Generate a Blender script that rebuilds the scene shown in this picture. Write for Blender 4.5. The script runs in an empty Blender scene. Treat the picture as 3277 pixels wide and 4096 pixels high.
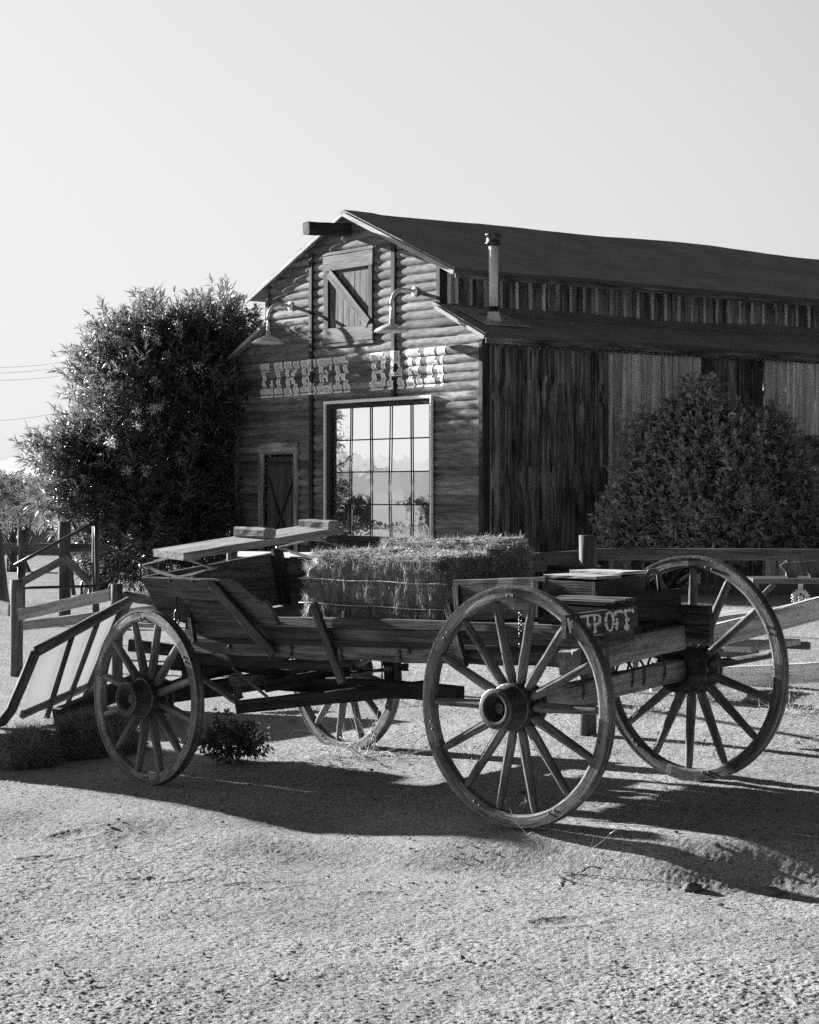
import bpy, math, random
import numpy as np
from mathutils import Vector as V3, Matrix, noise as MN
random.seed(7); RNG = np.random.default_rng(11)
sc = bpy.context.scene
COL = sc.collection
R = math.radians
# ---------------------------------------------------------------- camera model (metres)
FP, CX, HY, CZ = 8000.0, 1638.5, 1957.0, 1.8

def hit(x, y, p0, n):
    """photo pixel -> point on the plane through p0 with normal n"""
    d = V3(((x-CX)/FP, 1.0, -(y-HY)/FP)); c = V3((0, 0, CZ)); n = V3(n)
    t = (V3(p0)-c).dot(n)/d.dot(n)
    return c+d*t

def atY(x, y, Y):
    return V3(((x-CX)/FP*Y, Y, CZ-(y-HY)/FP*Y))

# ---------------------------------------------------------------- numpy noise
def vnoise(x, y, seed=0):
    x = np.asarray(x, float); y = np.asarray(y, float)
    xi = np.floor(x).astype(np.int64); yi = np.floor(y).astype(np.int64)
    fx = x-xi; fy = y-yi
    fx = fx*fx*(3-2*fx); fy = fy*fy*(3-2*fy)
    def h(a, b):
        n = (a*374761393+b*668265263+seed*1442695041) & 0xffffffff
        n = ((n ^ (n >> 13))*1274126177) & 0xffffffff
        return ((n ^ (n >> 16)) & 0xffff)/65535.0
    a = h(xi, yi); b = h(xi+1, yi); c = h(xi, yi+1); d = h(xi+1, yi+1)
    return (a*(1-fx)+b*fx)*(1-fy)+(c*(1-fx)+d*fx)*fy-0.5

def sstep(a, b, x):
    t = np.clip((x-a)/(b-a), 0, 1); return t*t*(3-2*t)

def ground_base(x, y):
    x = np.asarray(x, float); y = np.asarray(y, float)
    xc = 4*np.tanh(x/4); yc = np.clip(y, 7, 16.5)
    pad = -0.313+0.0625*np.minimum(xc, 1.75)+0.0283*yc
    q = (x+2.4)*0.426+(y-11.85)*0.905+0.13*vnoise(x*.9, y*.9, 5)+0.12*vnoise(x*2.3, y*2.3, 6)
    road = -0.15+0.01*xc
    k = sstep(-0.42, 0.10, q)
    k = np.where(x < -6, k*1.0, k)
    z = road*(1-k)+pad*k
    # small berm along the edge of the pad
    z = z+0.004*np.exp(-((q-0.12)/0.20)**2)*(0.5+1.2*vnoise(x*1.1, y*1.1, 9)+0.2)
    # hollow in front of the wagon bed
    dx, dy = x+.45, y-11.15
    al = dx*-.73+dy*.68; ac = dx*.68+dy*.73
    z = z-.10*np.exp(-(al/.95)**2-(ac/.50)**2)
    return z

def H(x, y):
    return float(ground_base(x, y))

# ---------------------------------------------------------------- materials (the photograph is black and white)
def new_mat(name):
    m = bpy.data.materials.new(name); m.use_nodes = True
    nt = m.node_tree
    for n in list(nt.nodes): nt.nodes.remove(n)
    out = nt.nodes.new('ShaderNodeOutputMaterial')
    b = nt.nodes.new('ShaderNodeBsdfPrincipled'); nt.links.new(b.outputs[0], out.inputs[0])
    return m, nt, b, out

def N(nt, typ, **kw):
    n = nt.nodes.new(typ)
    for k, v in kw.items():
        if k in n.inputs: n.inputs[k].default_value = v
        else: setattr(n, k, v)
    return n

def ramp(nt, src, pts):
    r = nt.nodes.new('ShaderNodeValToRGB')
    e = r.color_ramp.elements
    while len(e) < len(pts): e.new(0.5)
    for i, (p, c) in enumerate(pts):
        e[i].position = p; e[i].color = (c, c, c, 1)
    nt.links.new(src, r.inputs[0]); return r.outputs[0]

def math_n(nt, op, a, b=None):
    m = nt.nodes.new('ShaderNodeMath'); m.operation = op
    for i, s in enumerate((a, b)):
        if s is None: continue
        if isinstance(s, (int, float)): m.inputs[i].default_value = s
        else: nt.links.new(s, m.inputs[i])
    return m.outputs[0]

def wood(name, lo, hi, gs=(2.2, 45, 45), rough=0.8, bump=0.35, crack=0.35, blotch=0.5, spec=0.25):
    m, nt, b, out = new_mat(name)
    at = N(nt, 'ShaderNodeAttribute', attribute_name='grain')
    mp = nt.nodes.new('ShaderNodeMapping'); mp.inputs['Scale'].default_value = gs
    nt.links.new(at.outputs['Vector'], mp.inputs[0])
    n1 = N(nt, 'ShaderNodeTexNoise', Scale=1.0, Detail=7.0, Roughness=0.62, Distortion=0.9)
    nt.links.new(mp.outputs[0], n1.inputs['Vector'])
    base = ramp(nt, n1.outputs[0], [(0.30, lo), (0.68, hi)])
    mp2 = nt.nodes.new('ShaderNodeMapping'); mp2.inputs['Scale'].default_value = (1.5, 9, 9)
    nt.links.new(at.outputs['Vector'], mp2.inputs[0])
    n2 = N(nt, 'ShaderNodeTexNoise', Scale=1.0, Detail=4.0, Roughness=0.6)
    nt.links.new(mp2.outputs[0], n2.inputs['Vector'])
    bl = ramp(nt, n2.outputs[0], [(0.33, 1-blotch), (0.62, 1.0+0.25*blotch)])
    mp3 = nt.nodes.new('ShaderNodeMapping'); mp3.inputs['Scale'].default_value = (gs[0]*1.6, gs[1]*2.2, gs[2]*2.2)
    nt.links.new(at.outputs['Vector'], mp3.inputs[0])
    n3 = N(nt, 'ShaderNodeTexNoise', Scale=1.0, Detail=3.0, Roughness=0.5)
    nt.links.new(mp3.outputs[0], n3.inputs['Vector'])
    ck = ramp(nt, n3.outputs[0], [(0.34, 1-crack), (0.42, 1.0)])
    v = math_n(nt, 'MULTIPLY', math_n(nt, 'MULTIPLY', base, bl), ck)
    n4 = N(nt, 'ShaderNodeTexNoise', Scale=38.0, Detail=3.0, Roughness=.6); nt.links.new(at.outputs['Vector'], n4.inputs['Vector'])
    v = math_n(nt, 'MULTIPLY', v, ramp(nt, n4.outputs[0], [(.30, .55), (.42, 1.0), (.66, 1.0), (.74, 1.35)]))
    oi = nt.nodes.new('ShaderNodeObjectInfo')
    mr = N(nt, 'ShaderNodeMapRange'); nt.links.new(oi.outputs['Random'], mr.inputs[0])
    mr.inputs[3].default_value = 0.85; mr.inputs[4].default_value = 1.12
    v = math_n(nt, 'MULTIPLY', v, mr.outputs[0])
    ta = N(nt, 'ShaderNodeAttribute', attribute_name='tone')
    v = math_n(nt, 'MULTIPLY', v, math_n(nt, 'ADD', math_n(nt, 'MULTIPLY', ta.outputs['Fac'], 1.5), .25))
    nt.links.new(v, b.inputs['Base Color'])
    b.inputs['Roughness'].default_value = rough
    b.inputs['Specular IOR Level'].default_value = spec
    bp = N(nt, 'ShaderNodeBump', Strength=bump, Distance=0.01)
    nt.links.new(math_n(nt, 'MULTIPLY', n1.outputs[0], ck), bp.inputs['Height'])
    nt.links.new(bp.outputs[0], b.inputs['Normal'])
    return m

def plain(name, c, rough=0.6, metal=0.0, var=0.3, scale=14, bump=0.15, spec=0.4, bscale=None):
    m, nt, b, out = new_mat(name)
    tc = nt.nodes.new('ShaderNodeTexCoord')
    n1 = N(nt, 'ShaderNodeTexNoise', Scale=scale, Detail=6.0, Roughness=0.65)
    nt.links.new(tc.outputs['Object'], n1.inputs['Vector'])
    v = ramp(nt, n1.outputs[0], [(0.3, c*(1-var)), (0.7, min(1, c*(1+var)))])
    nt.links.new(v, b.inputs['Base Color'])
    b.inputs['Roughness'].default_value = rough; b.inputs['Metallic'].default_value = metal
    b.inputs['Specular IOR Level'].default_value = spec
    n2 = N(nt, 'ShaderNodeTexNoise', Scale=bscale or scale*3, Detail=5.0)
    nt.links.new(tc.outputs['Object'], n2.inputs['Vector'])
    bp = N(nt, 'ShaderNodeBump', Strength=bump, Distance=0.01)
    nt.links.new(n2.outputs[0], bp.inputs['Height']); nt.links.new(bp.outputs[0], b.inputs['Normal'])
    return m

def leafmat(name, c, trans=0.35, gloss=0.3, rough=0.35, tint=0.5, tcol=None):
    m, nt, b, out = new_mat(name)
    at = N(nt, 'ShaderNodeAttribute', attribute_name='tone')
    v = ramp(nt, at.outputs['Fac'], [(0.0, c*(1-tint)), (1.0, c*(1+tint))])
    nt.links.new(v, b.inputs['Base Color'])
    b.inputs['Roughness'].default_value = rough; b.inputs['Specular IOR Level'].default_value = gloss
    tr = nt.nodes.new('ShaderNodeBsdfTranslucent')
    tv = math_n(nt, 'MULTIPLY', v, 1.8 if tcol is None else tcol); nt.links.new(tv, tr.inputs[0])
    mx = nt.nodes.new('ShaderNodeMixShader'); mx.inputs[0].default_value = trans
    nt.links.new(b.outputs[0], mx.inputs[1]); nt.links.new(tr.outputs[0], mx.inputs[2])
    nt.links.new(mx.outputs[0], out.inputs[0])
    return m

M = {}
M['wheel'] = wood('weathered wheel wood', .10, .33, gs=(3.5, 36, 36), crack=.6, blotch=.75, bump=.5)
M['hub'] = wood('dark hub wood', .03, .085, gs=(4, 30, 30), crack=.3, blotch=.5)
M['iron'] = plain('rusty iron', .10, rough=.42, metal=.55, var=.45, scale=20, bump=.3)
M['tyre'] = plain('iron tyre', .14, rough=.38, metal=.6, var=.35, scale=16, bump=.3)
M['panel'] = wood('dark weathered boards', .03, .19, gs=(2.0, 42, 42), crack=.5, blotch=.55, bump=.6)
M['sill'] = wood('worn sill plank', .06, .30, gs=(1.6, 30, 30), crack=.6, blotch=.75, bump=.6)
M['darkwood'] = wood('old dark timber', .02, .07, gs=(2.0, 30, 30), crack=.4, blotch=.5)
M['greywood'] = wood('grey timber', .09, .25, gs=(1.8, 30, 30), crack=.45, blotch=.5, bump=.5)
M['palewood'] = wood('pale sunbleached timber', .20, .44, gs=(1.3, 22, 22), crack=.35, blotch=.35, bump=.4)
M['log'] = wood('log siding', .085, .30, gs=(3.5, 40, 40), crack=.45, blotch=.5, bump=.5)
M['loft'] = wood('loft door boards', .08, .22, gs=(2.5, 26, 26), crack=.5, blotch=.5)
M['bnb_dark'] = wood('dark slab boards', .05, .34, gs=(1.3, 34, 34), crack=.3, blotch=.85)
M['bnb_mid'] = wood('board siding', .16, .5, gs=(1.3, 32, 32), crack=.5, blotch=.75)
M['bnb_light'] = wood('bleached board siding', .68, 1.0, gs=(1.3, 34, 34), crack=.35, blotch=.4)
M['batten'] = wood('pale battens', .8, 1.0, gs=(1.4, 20, 20), crack=.35, blotch=.45)
M['palegrey'] = wood('pale grey seat wood', .20, .42, gs=(2.2, 34, 34), crack=.5, blotch=.4, bump=.5)
M['paintlet'] = plain('white brush paint', 1.0, rough=.8, var=.25, scale=60)
M['white'] = plain('weathered white paint', .72, rough=.6, var=.15, scale=10)
M['whitefr'] = plain('white window paint', 1.0, rough=.5, var=.06, scale=10)
M['paintout'] = plain('pale sign paint', .62, rough=.8, var=.2, scale=30)
M['canvas'] = leafmat('pale canvas', .4, trans=.4, gloss=.1, rough=.9, tint=.02, tcol=.6)
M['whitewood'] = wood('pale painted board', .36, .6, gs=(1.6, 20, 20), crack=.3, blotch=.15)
M['stakewood'] = wood('stake timber', .05, .13, gs=(2.5, 34, 34), crack=.5, blotch=.6)
M['greydark'] = wood('dark grey timber', .05, .15, gs=(1.8, 30, 30), crack=.4, blotch=.5)
M['palegrey2'] = wood('pale rail timber', .72, 1.0, gs=(1.6, 30, 30), crack=.35, blotch=.4)
M['boltiron'] = plain('dull bolt iron', .12, rough=.8)
M['axlewood'] = wood('worn axle timber', .28, .58, gs=(1.8, 34, 34), crack=.5, blotch=.6, bump=.6)
M['wiregrey'] = plain('grey wire', .75, rough=.7)
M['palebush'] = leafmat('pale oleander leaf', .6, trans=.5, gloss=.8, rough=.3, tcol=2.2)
M['irondark'] = plain('dark iron', .03, rough=.5, metal=.3)
M['hill'] = plain('hazy hill', .3, rough=1, scale=.02, var=.15, bump=0)  # distance haze is put into this paler base colour
M['farwall'] = plain('far grey boards', .22, rough=.9, scale=1.5)
M['farroof'] = plain('far roof', .12, rough=.9, scale=1.5)
M['fartree'] = leafmat('far foliage', .22, trans=.3, gloss=.1, rough=.7, tcol=1.3)
M['galv'] = plain('galvanised metal', 1.0, rough=.35, metal=.0, var=.15, scale=9)
M['enamel'] = plain('enamelled shade', .75, rough=.35, metal=.1, var=.15, scale=9)
M['fabric'] = plain('dark shingle', .04, rough=.9)
M['stone'] = plain('stone', .13, rough=.9, var=.4, scale=25)
M['twine'] = plain('twine', .62, rough=.9)
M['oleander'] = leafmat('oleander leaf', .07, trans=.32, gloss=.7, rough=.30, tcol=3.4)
M['bush'] = leafmat('bush leaf', .33, trans=.2, gloss=.3, rough=.45)
M['shrub'] = leafmat('shrub leaf', .12, trans=.25, gloss=.4, rough=.4)
M['flower'] = leafmat('pale petals', .7, trans=.5, gloss=.3, tint=.05, tcol=1.0)
M['straw'] = leafmat('straw', .30, trans=.15, gloss=.25, rough=.5, tint=.55)
M['straw_dark'] = leafmat('old straw', .26, trans=.1, gloss=.2, rough=.6, tint=.6)
M['drygrass'] = leafmat('dry grass', .42, trans=.45, gloss=.2, rough=.6, tint=.35, tcol=.8)
M['twig'] = plain('twig', .30, rough=.9)
M['bark'] = plain('bark', .07, rough=.9)

# ---------------------------------------------------------------- mesh builder
class MB:
    def __init__(s):
        s.v = []; s.f = []; s.g = []; s.t = []; s.sm = []
    def _add(s, verts, grains, faces, smooth=False, tone=0.5):
        b = len(s.v); s.v += [tuple(p) for p in verts]; s.g += [tuple(q) for q in grains]
        s.t += [tone]*len(verts)
        for f in faces: s.f.append([i+b for i in f]); s.sm.append(smooth)
    def sweep(s, pts, sect, up=(0, 0, 1), scales=None, jit=0.0, smooth=False, cap=True, tone=.5):
        """sweep closed section [(a,b)] along pts; a = side, b = up"""
        pts = [V3(p) for p in pts]; n = len(pts); k = len(sect)
        off = V3((random.uniform(0, 50), random.uniform(0, 50), random.uniform(0, 50)))
        vs = []; gs = []; L = 0
        for i, p in enumerate(pts):
            if i: L += (p-pts[i-1]).length
            d = (pts[min(i+1, n-1)]-pts[max(i-1, 0)]).normalized()
            u = V3(up); sd = d.cross(u)
            if sd.length < 1e-4: sd = d.cross(V3((1, 0, .01)))
            sd.normalize(); u = sd.cross(d).normalized()
            sc_ = scales[i] if scales else 1.0
            for (a, b) in sect:
                j = V3((random.uniform(-jit, jit), random.uniform(-jit, jit), random.uniform(-jit, jit))) if jit else V3((0, 0, 0))
                vs.append(p+sd*a*sc_+u*b*sc_+j); gs.append(V3((L, a, b))+off)
        fs = []
        for i in range(n-1):
            for j in range(k):
                a = i*k+j; b = i*k+(j+1) % k
                fs.append([a, b, b+k, a+k])
        if cap:
            fs.append(list(range(k))[::-1]); fs.append([(n-1)*k+j for j in range(k)])
        s._add(vs, gs, fs, smooth, tone)
    def bar(s, p0, p1, w, h, up=(0, 0, 1), n=5, jit=0.0015, ch=None, bow=0.0, tone=.5):
        p0 = V3(p0); p1 = V3(p1)
        c = ch if ch is not None else min(w, h)*0.12
        a, b = w/2, h/2
        sect = [(-a+c, -b), (a-c, -b), (a, -b+c), (a, b-c), (a-c, b), (-a+c, b), (-a, b-c), (-a, -b+c)]
        pts = [p0.lerp(p1, i/n)+V3((0, 0, 1))*bow*math.sin(math.pi*i/n) for i in range(n+1)]
        s.sweep(pts, sect, up, jit=jit, tone=tone)
    def tube(s, pts, r, k=8, taper=None, smooth=True, up=(0, 0, 1), jit=0.0, tone=.5):
        sect = [(math.cos(2*math.pi*j/k)*r, math.sin(2*math.pi*j/k)*r) for j in range(k)]
        sc_ = None
        if taper is not None:
            n = len(pts); sc_ = [1+(taper-1)*i/(n-1) for i in range(n)]
        s.sweep(pts, sect, up, scales=sc_, smooth=smooth, jit=jit, tone=tone)
    def prism(s, poly, off, gdir=None, jit=0.0):
        """poly: 3D outline, extruded by off"""
        poly = [V3(p) for p in poly]; off = V3(off); k = len(poly)
        gd = V3(gdir).normalized() if gdir is not None else (poly[1]-poly[0]).normalized()
        nn = off.normalized(); g2 = nn.cross(gd)
        o = V3((random.uniform(0, 50), random.uniform(0, 50), random.uniform(0, 50)))
        vs = poly+[p+off for p in poly]
        gs = [V3((p.dot(gd), p.dot(g2), p.dot(nn)))+o for p in vs]
        fs = [list(range(k)), [k+j for j in range(k)][::-1]]
        for j in range(k): fs.append([j, j+k, (j+1) % k+k, (j+1) % k][::1])
        s._add(vs, gs, fs)
    def box(s, c, dx, dy, dz, sx, sy, sz):
        """centre c, direction vectors and half sizes"""
        c = V3(c); dx = V3(dx).normalized(); dy = V3(dy).normalized(); dz = V3(dz).normalized()
        o = V3((random.uniform(0, 50), random.uniform(0, 50), random.uniform(0, 50)))
        vs = []; gs = []
        for i in (-1, 1):
            for j in (-1, 1):
                for k in (-1, 1):
                    vs.append(c+dx*sx*i+dy*sy*j+dz*sz*k); gs.append(o+V3((sx*i, sy*j, sz*k)))
        s._add(vs, gs, [[0, 1, 3, 2], [4, 6, 7, 5], [0, 4, 5, 1], [2, 3, 7, 6], [0, 2, 6, 4], [1, 5, 7, 3]])
    def lathe(s, prof, c, ax, k=24, smooth=True, cap=True):
        """prof [(dist along axis, radius)]"""
        c = V3(c); ax = V3(ax).normalized()
        e1 = ax.orthogonal().normalized(); e2 = ax.cross(e1)
        vs = []; gs = []; n = len(prof)
        for (d, r) in prof:
            for j in range(k):
                t = 2*math.pi*j/k
                vs.append(c+ax*d+(e1*math.cos(t)+e2*math.sin(t))*r); gs.append((d*1.0, t*max(r, .03)*1.0, r))
        fs = []
        for i in range(n-1):
            for j in range(k):
                a = i*k+j; b = i*k+(j+1) % k
                fs.append([a, b, b+k, a+k])
        if cap and prof[0][1] > 1e-4: fs.append(list(range(k))[::-1])
        if cap and prof[-1][1] > 1e-4: fs.append([(n-1)*k+j for j in range(k)])
        s._add(vs, gs, fs, smooth)
    def quad(s, a, b, c, d, tone=.5):
        s._add([a, b, c, d], [a, b, c, d], [[0, 1, 2, 3]], False, tone)
    def blade(s, p, d, L, w, bend=0.2, tone=.5, nrm=None):
        d = V3(d).normalized(); sd = d.cross(V3(nrm) if nrm is not None else V3((random.uniform(-1, 1), random.uniform(-1, 1), random.uniform(-1, 1))))
        if sd.length < 1e-3: sd = d.orthogonal()
        sd.normalize(); nn = sd.cross(d)
        p = V3(p); m = p+d*L*.55+nn*bend*L*.25; e = p+d*L-nn*bend*L*.35
        s._add([p-sd*w*.25, p+sd*w*.25, m+sd*w*.5, m-sd*w*.5, e], [p]*5, [[0, 1, 2, 3], [3, 2, 4]], False, tone)
    def build(s, name, mat, parent=None, org=None, loc=None):
        if org is None:
            org = worldloc(parent) if parent is not None else V3((0, 0, 0))
        me = bpy.data.meshes.new(name)
        me.from_pydata([(a[0]-org[0], a[1]-org[1], a[2]-org[2]) for a in s.v], [], s.f)
        me.polygons.foreach_set('use_smooth', s.sm)
        ga = me.attributes.new('grain', 'FLOAT_VECTOR', 'POINT')
        ga.data.foreach_set('vector', np.array(s.g, dtype=np.float32).ravel())
        ta = me.attributes.new('tone', 'FLOAT', 'POINT')
        ta.data.foreach_set('value', np.array(s.t, dtype=np.float32))
        me.materials.append(mat if not isinstance(mat, str) else M[mat])
        me.update()
        o = bpy.data.objects.new(name, me); COL.objects.link(o)
        if parent is not None: o.parent = parent
        else: o.location = org
        return o

def worldloc(o):
    p = V3(o.location)
    while o.parent is not None:
        o = o.parent; p = p+V3(o.location)
    return p

def big_mesh(name, verts, faces, mat, parent=None, org=(0, 0, 0), tone=None, smooth=False):
    """numpy mesh; faces (n,4) or (n,3)"""
    me = bpy.data.meshes.new(name)
    nv = len(verts); nf, k = faces.shape
    me.vertices.add(nv); me.vertices.foreach_set('co', (np.asarray(verts, np.float32)-np.array(org, np.float32)).ravel())
    me.loops.add(nf*k); me.loops.foreach_set('vertex_index', faces.astype(np.int32).ravel())
    me.polygons.add(nf); me.polygons.foreach_set('loop_start', np.arange(0, nf*k, k, dtype=np.int32))
    me.polygons.foreach_set('loop_total', np.full(nf, k, dtype=np.int32))
    me.polygons.foreach_set('use_smooth', np.full(nf, smooth))
    if tone is not None:
        ta = me.attributes.new('tone', 'FLOAT', 'POINT'); ta.data.foreach_set('value', np.asarray(tone, np.float32))
    me.materials.append(M[mat] if isinstance(mat, str) else mat)
    me.update(calc_edges=True); me.validate()
    o = bpy.data.objects.new(name, me); COL.objects.link(o)
    if parent is not None: o.parent = parent
    else: o.location = org
    return o

def tag(o, label=None, cat=None, group=None, kind=None):
    if label: o['label'] = label
    if cat: o['category'] = cat
    if group: o['group'] = group
    if kind: o['kind'] = kind
    return o
def thing(name, loc, label, cat, group=None):
    o = bpy.data.objects.new(name, None); COL.objects.link(o); o.location = loc
    o.empty_display_size = .2
    return tag(o, label, cat, group)

# ---------------------------------------------------------------- camera, world, sun
cam = bpy.data.cameras.new('camera'); co = bpy.data.objects.new('camera', cam); COL.objects.link(co)
co.location = (0, 0, CZ); co.rotation_euler = (R(90), 0, 0)
cam.sensor_fit = 'VERTICAL'; cam.sensor_height = 36; cam.lens = FP/4096*36
cam.shift_y = -(2048-HY)/4096; cam.clip_end = 8000; cam.clip_start = .1
sc.camera = co
cam.dof.use_dof = False

SUN_EL = 14.6; SD = V3((.760, -.650, 0)).normalized()       # direction in which the light travels over the ground
sdir = V3((SD.x*math.cos(R(SUN_EL)), SD.y*math.cos(R(SUN_EL)), -math.sin(R(SUN_EL))))
sl = bpy.data.lights.new('sun', 'SUN'); sl.energy = 17.0; sl.angle = R(.5); sl.color = (1, 1, 1)
so = bpy.data.objects.new('sun', sl); COL.objects.link(so); so.location = (-20, 20, 12)
so.rotation_euler = sdir.to_track_quat('-Z', 'Y').to_euler()
w = bpy.data.worlds.new('World'); sc.world = w; w.use_nodes = True
nt = w.node_tree
for n in list(nt.nodes): nt.nodes.remove(n)
wo = nt.nodes.new('ShaderNodeOutputWorld'); bg = nt.nodes.new('ShaderNodeBackground')
sky = nt.nodes.new('ShaderNodeTexSky'); sky.sky_type = 'NISHITA'; sky.sun_disc = False
sky.sun_elevation = R(SUN_EL)
az = math.atan2(-SD.x, -SD.y)      # compass angle of the sun from +Y towards +X
sky.sun_rotation = az
sky.air_density = 1.0; sky.dust_density = 2.2; sky.ozone_density = 1.0
bw = nt.nodes.new('ShaderNodeRGBToBW'); nt.links.new(sky.outputs[0], bw.inputs[0])
# haze: the half of the sky towards the sun glows, the half behind the camera is dim
tc = nt.nodes.new('ShaderNodeTexCoord')
dp = nt.nodes.new('ShaderNodeVectorMath'); dp.operation = 'DOT_PRODUCT'
nt.links.new(tc.outputs['Generated'], dp.inputs[0]); dp.inputs[1].default_value = tuple(-sdir)
mr = nt.nodes.new('ShaderNodeMapRange'); mr.interpolation_type = 'SMOOTHSTEP'
nt.links.new(dp.outputs['Value'], mr.inputs[0])
for i, vv in zip((1, 2, 3, 4), (0.08, 0.62, 0.25, 1.5)): mr.inputs[i].default_value = vv
sz = nt.nodes.new('ShaderNodeSeparateXYZ'); nt.links.new(tc.outputs['Generated'], sz.inputs[0])
m2 = nt.nodes.new('ShaderNodeMapRange'); m2.interpolation_type = 'SMOOTHSTEP'; nt.links.new(sz.outputs[2], m2.inputs[0])
for i, vv in zip((1, 2, 3, 4), (0.26, 0.62, 1.0, 0.22)): m2.inputs[i].default_value = vv
pw = math_n(nt, 'MULTIPLY', math_n(nt, 'MULTIPLY', bw.outputs[0], mr.outputs[0]), m2.outputs[0])
# film shoulder: radiance saturates softly near the sun
ex = math_n(nt, 'EXPONENT', math_n(nt, 'MULTIPLY', pw, -0.115*2.6))
pw = math_n(nt, 'MULTIPLY', math_n(nt, 'SUBTRACT', 1.0, ex), 9.1)
nt.links.new(pw, bg.inputs[0]); bg.inputs[1].default_value = 0.10
nt.links.new(bg.outputs[0], wo.inputs[0])
sc.view_settings.view_transform = 'Standard'; sc.view_settings.look = 'None'
sc.view_settings.exposure = 0; sc.view_settings.gamma = 1
sc.render.engine = 'CYCLES'
sc.cycles.use_denoising = False
sc.cycles.max_bounces = 6; sc.cycles.diffuse_bounces = 3; sc.cycles.transparent_max_bounces = 6

# ================================================================ GROUND
def make_ground():
    rows = np.concatenate([np.geomspace(2.0, 6.2, 40), np.geomspace(6.25, 17, 860), np.geomspace(17.1, 60, 220), np.geomspace(62, 4500, 50)])
    s = np.linspace(-.235, .235, 620)
    side = np.geomspace(.24, 3.5, 60)
    s = np.concatenate([-side[::-1], s, side])
    S, Y = np.meshgrid(s, rows); X = S*(Y+.8)
    Z = ground_base(X, Y)
    near = sstep(60, 25, Y)
    rough = 0.008*vnoise(X*1.3, Y*1.7, 21)+0.006*vnoise(X*3.3, Y*4.3, 22)
    road = 1-sstep(-.2, .4, (X+2.4)*0.426+(Y-11.85)*0.905)
    q_ = (X+2.4)*0.426+(Y-11.85)*0.905
    fine = 1.15*0.006*vnoise(X*10, Y*9, 23)+0.0055*vnoise(X*24, Y*20, 24)+0.0055*vnoise(X*58+3*vnoise(X*9, Y*9, 3), Y*50, 25)+0.0062*vnoise(X*120, Y*100, 26)+.0045*vnoise(X*75, Y*140, 27)
    pit = vnoise(X*6.5, Y*5.0, 31); pit = -0.012*np.clip(pit-.22, 0, 1)*4
    clod = vnoise(X*46, Y*40, 33); clod = .012*np.clip(clod-.33, 0, 1)*3
    patch = .55+.9*(vnoise(X*.8, Y*1.3, 37)+.5)
    bank = np.exp(-((q_-.0)/.35)**2)
    Z = Z+near*(rough+fine*(.42+.22*road)*(1-.45*bank)*patch+pit*.12+clod*patch*(.3+road*.3)*(1-.6*bank))
    # footprints trodden along the edge of the road
    for (fx, fy, a) in [(-1.95, 10.65, .5), (-1.3, 10.05, .2), (-.75, 9.9, .1), (-.1, 9.6, -.3), (-1.9, 11.3, .2), (.7, 9.0, .3)]:
        dx = (X-fx); dy = (Y-fy)
        u = dx*math.cos(a)+dy*math.sin(a); v = -dx*math.sin(a)+dy*math.cos(a)
        e = (u/.14)**2+(v/.07)**2
        Z = Z-.009*np.exp(-e*1.2)+.004*np.exp(-((np.sqrt(e)-1.35)/.3)**2)
    # hollow mounds at the wheel rims
    for (wx, wy, r_) in [(.60, 10.55, .4), (1.63, 11.57, .35), (-1.62, 12.6, .35), (-.42, 13.6, .35)]:
        e = ((X-wx)/r_)**2+((Y-wy)/r_)**2
        Z = Z+.008*np.exp(-e*2)*(1+1.2*vnoise(X*5, Y*5, 41))
    nr, nc = X.shape
    idx = np.arange(nr*nc).reshape(nr, nc)
    F = np.stack([idx[:-1, :-1], idx[:-1, 1:], idx[1:, 1:], idx[1:, :-1]], -1).reshape(-1, 4)
    m, nt, b, out = new_mat('sandy ground')
    geo = nt.nodes.new('ShaderNodeNewGeometry')
    n1 = N(nt, 'ShaderNodeTexNoise', Scale=1.1, Detail=8.0, Roughness=.6); nt.links.new(geo.outputs['Position'], n1.inputs['Vector'])
    n2 = N(nt, 'ShaderNodeTexNoise', Scale=38.0, Detail=6.0, Roughness=.7); nt.links.new(geo.outputs['Position'], n2.inputs['Vector'])
    n3 = N(nt, 'ShaderNodeTexNoise', Scale=130.0, Detail=3.0, Roughness=.6); nt.links.new(geo.outputs['Position'], n3.inputs['Vector'])
    a_ = ramp(nt, n1.outputs[0], [(.3, .30), (.7, .44)])
    b_ = ramp(nt, n2.outputs[0], [(.34, .38), (.47, 1.0), (.75, 1.25)])
    c_ = ramp(nt, n3.outputs[0], [(.34, .35), (.47, 1.0), (.72, 1.35)])
    v = math_n(nt, 'MULTIPLY', math_n(nt, 'MULTIPLY', a_, b_), c_)
    nt.links.new(v, b.inputs['Base Color']); b.inputs['Roughness'].default_value = .95; b.inputs['Specular IOR Level'].default_value = .0
    bp = N(nt, 'ShaderNodeBump', Strength=.8, Distance=.014)
    nt.links.new(math_n(nt, 'ADD', n2.outputs[0], math_n(nt, 'MULTIPLY', n3.outputs[0], .5)), bp.inputs['Height'])
    nt.links.new(bp.outputs[0], b.inputs['Normal'])
    verts = np.stack([X, Y, Z], -1).reshape(-1, 3)
    g = big_mesh('ground', verts, F, m, smooth=True)
    tag(g, kind='structure')
make_ground()

# ================================================================ WAGON
WF = V3((-.7315, .6818, 0)); WA = V3((.6818, .7315, 0)); WO = V3((1.066, 11.083, 0)); UP = V3((0, 0, 1))
ROLL = .075
def WP(l, w, z):                      # wagon coordinates: l forward, w towards the road side, z up
    p = WO+WF*l-WA*w; return V3((p.x, p.y, z+ROLL*(.5-w)))
def WX(x, y, w):                      # photo pixel on the vertical plane w
    return hit(x, y, WO-WA*w, WA)
def Wl(x, y, l):                      # photo pixel on the cross plane l
    return hit(x, y, WO+WF*l, WF)

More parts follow.
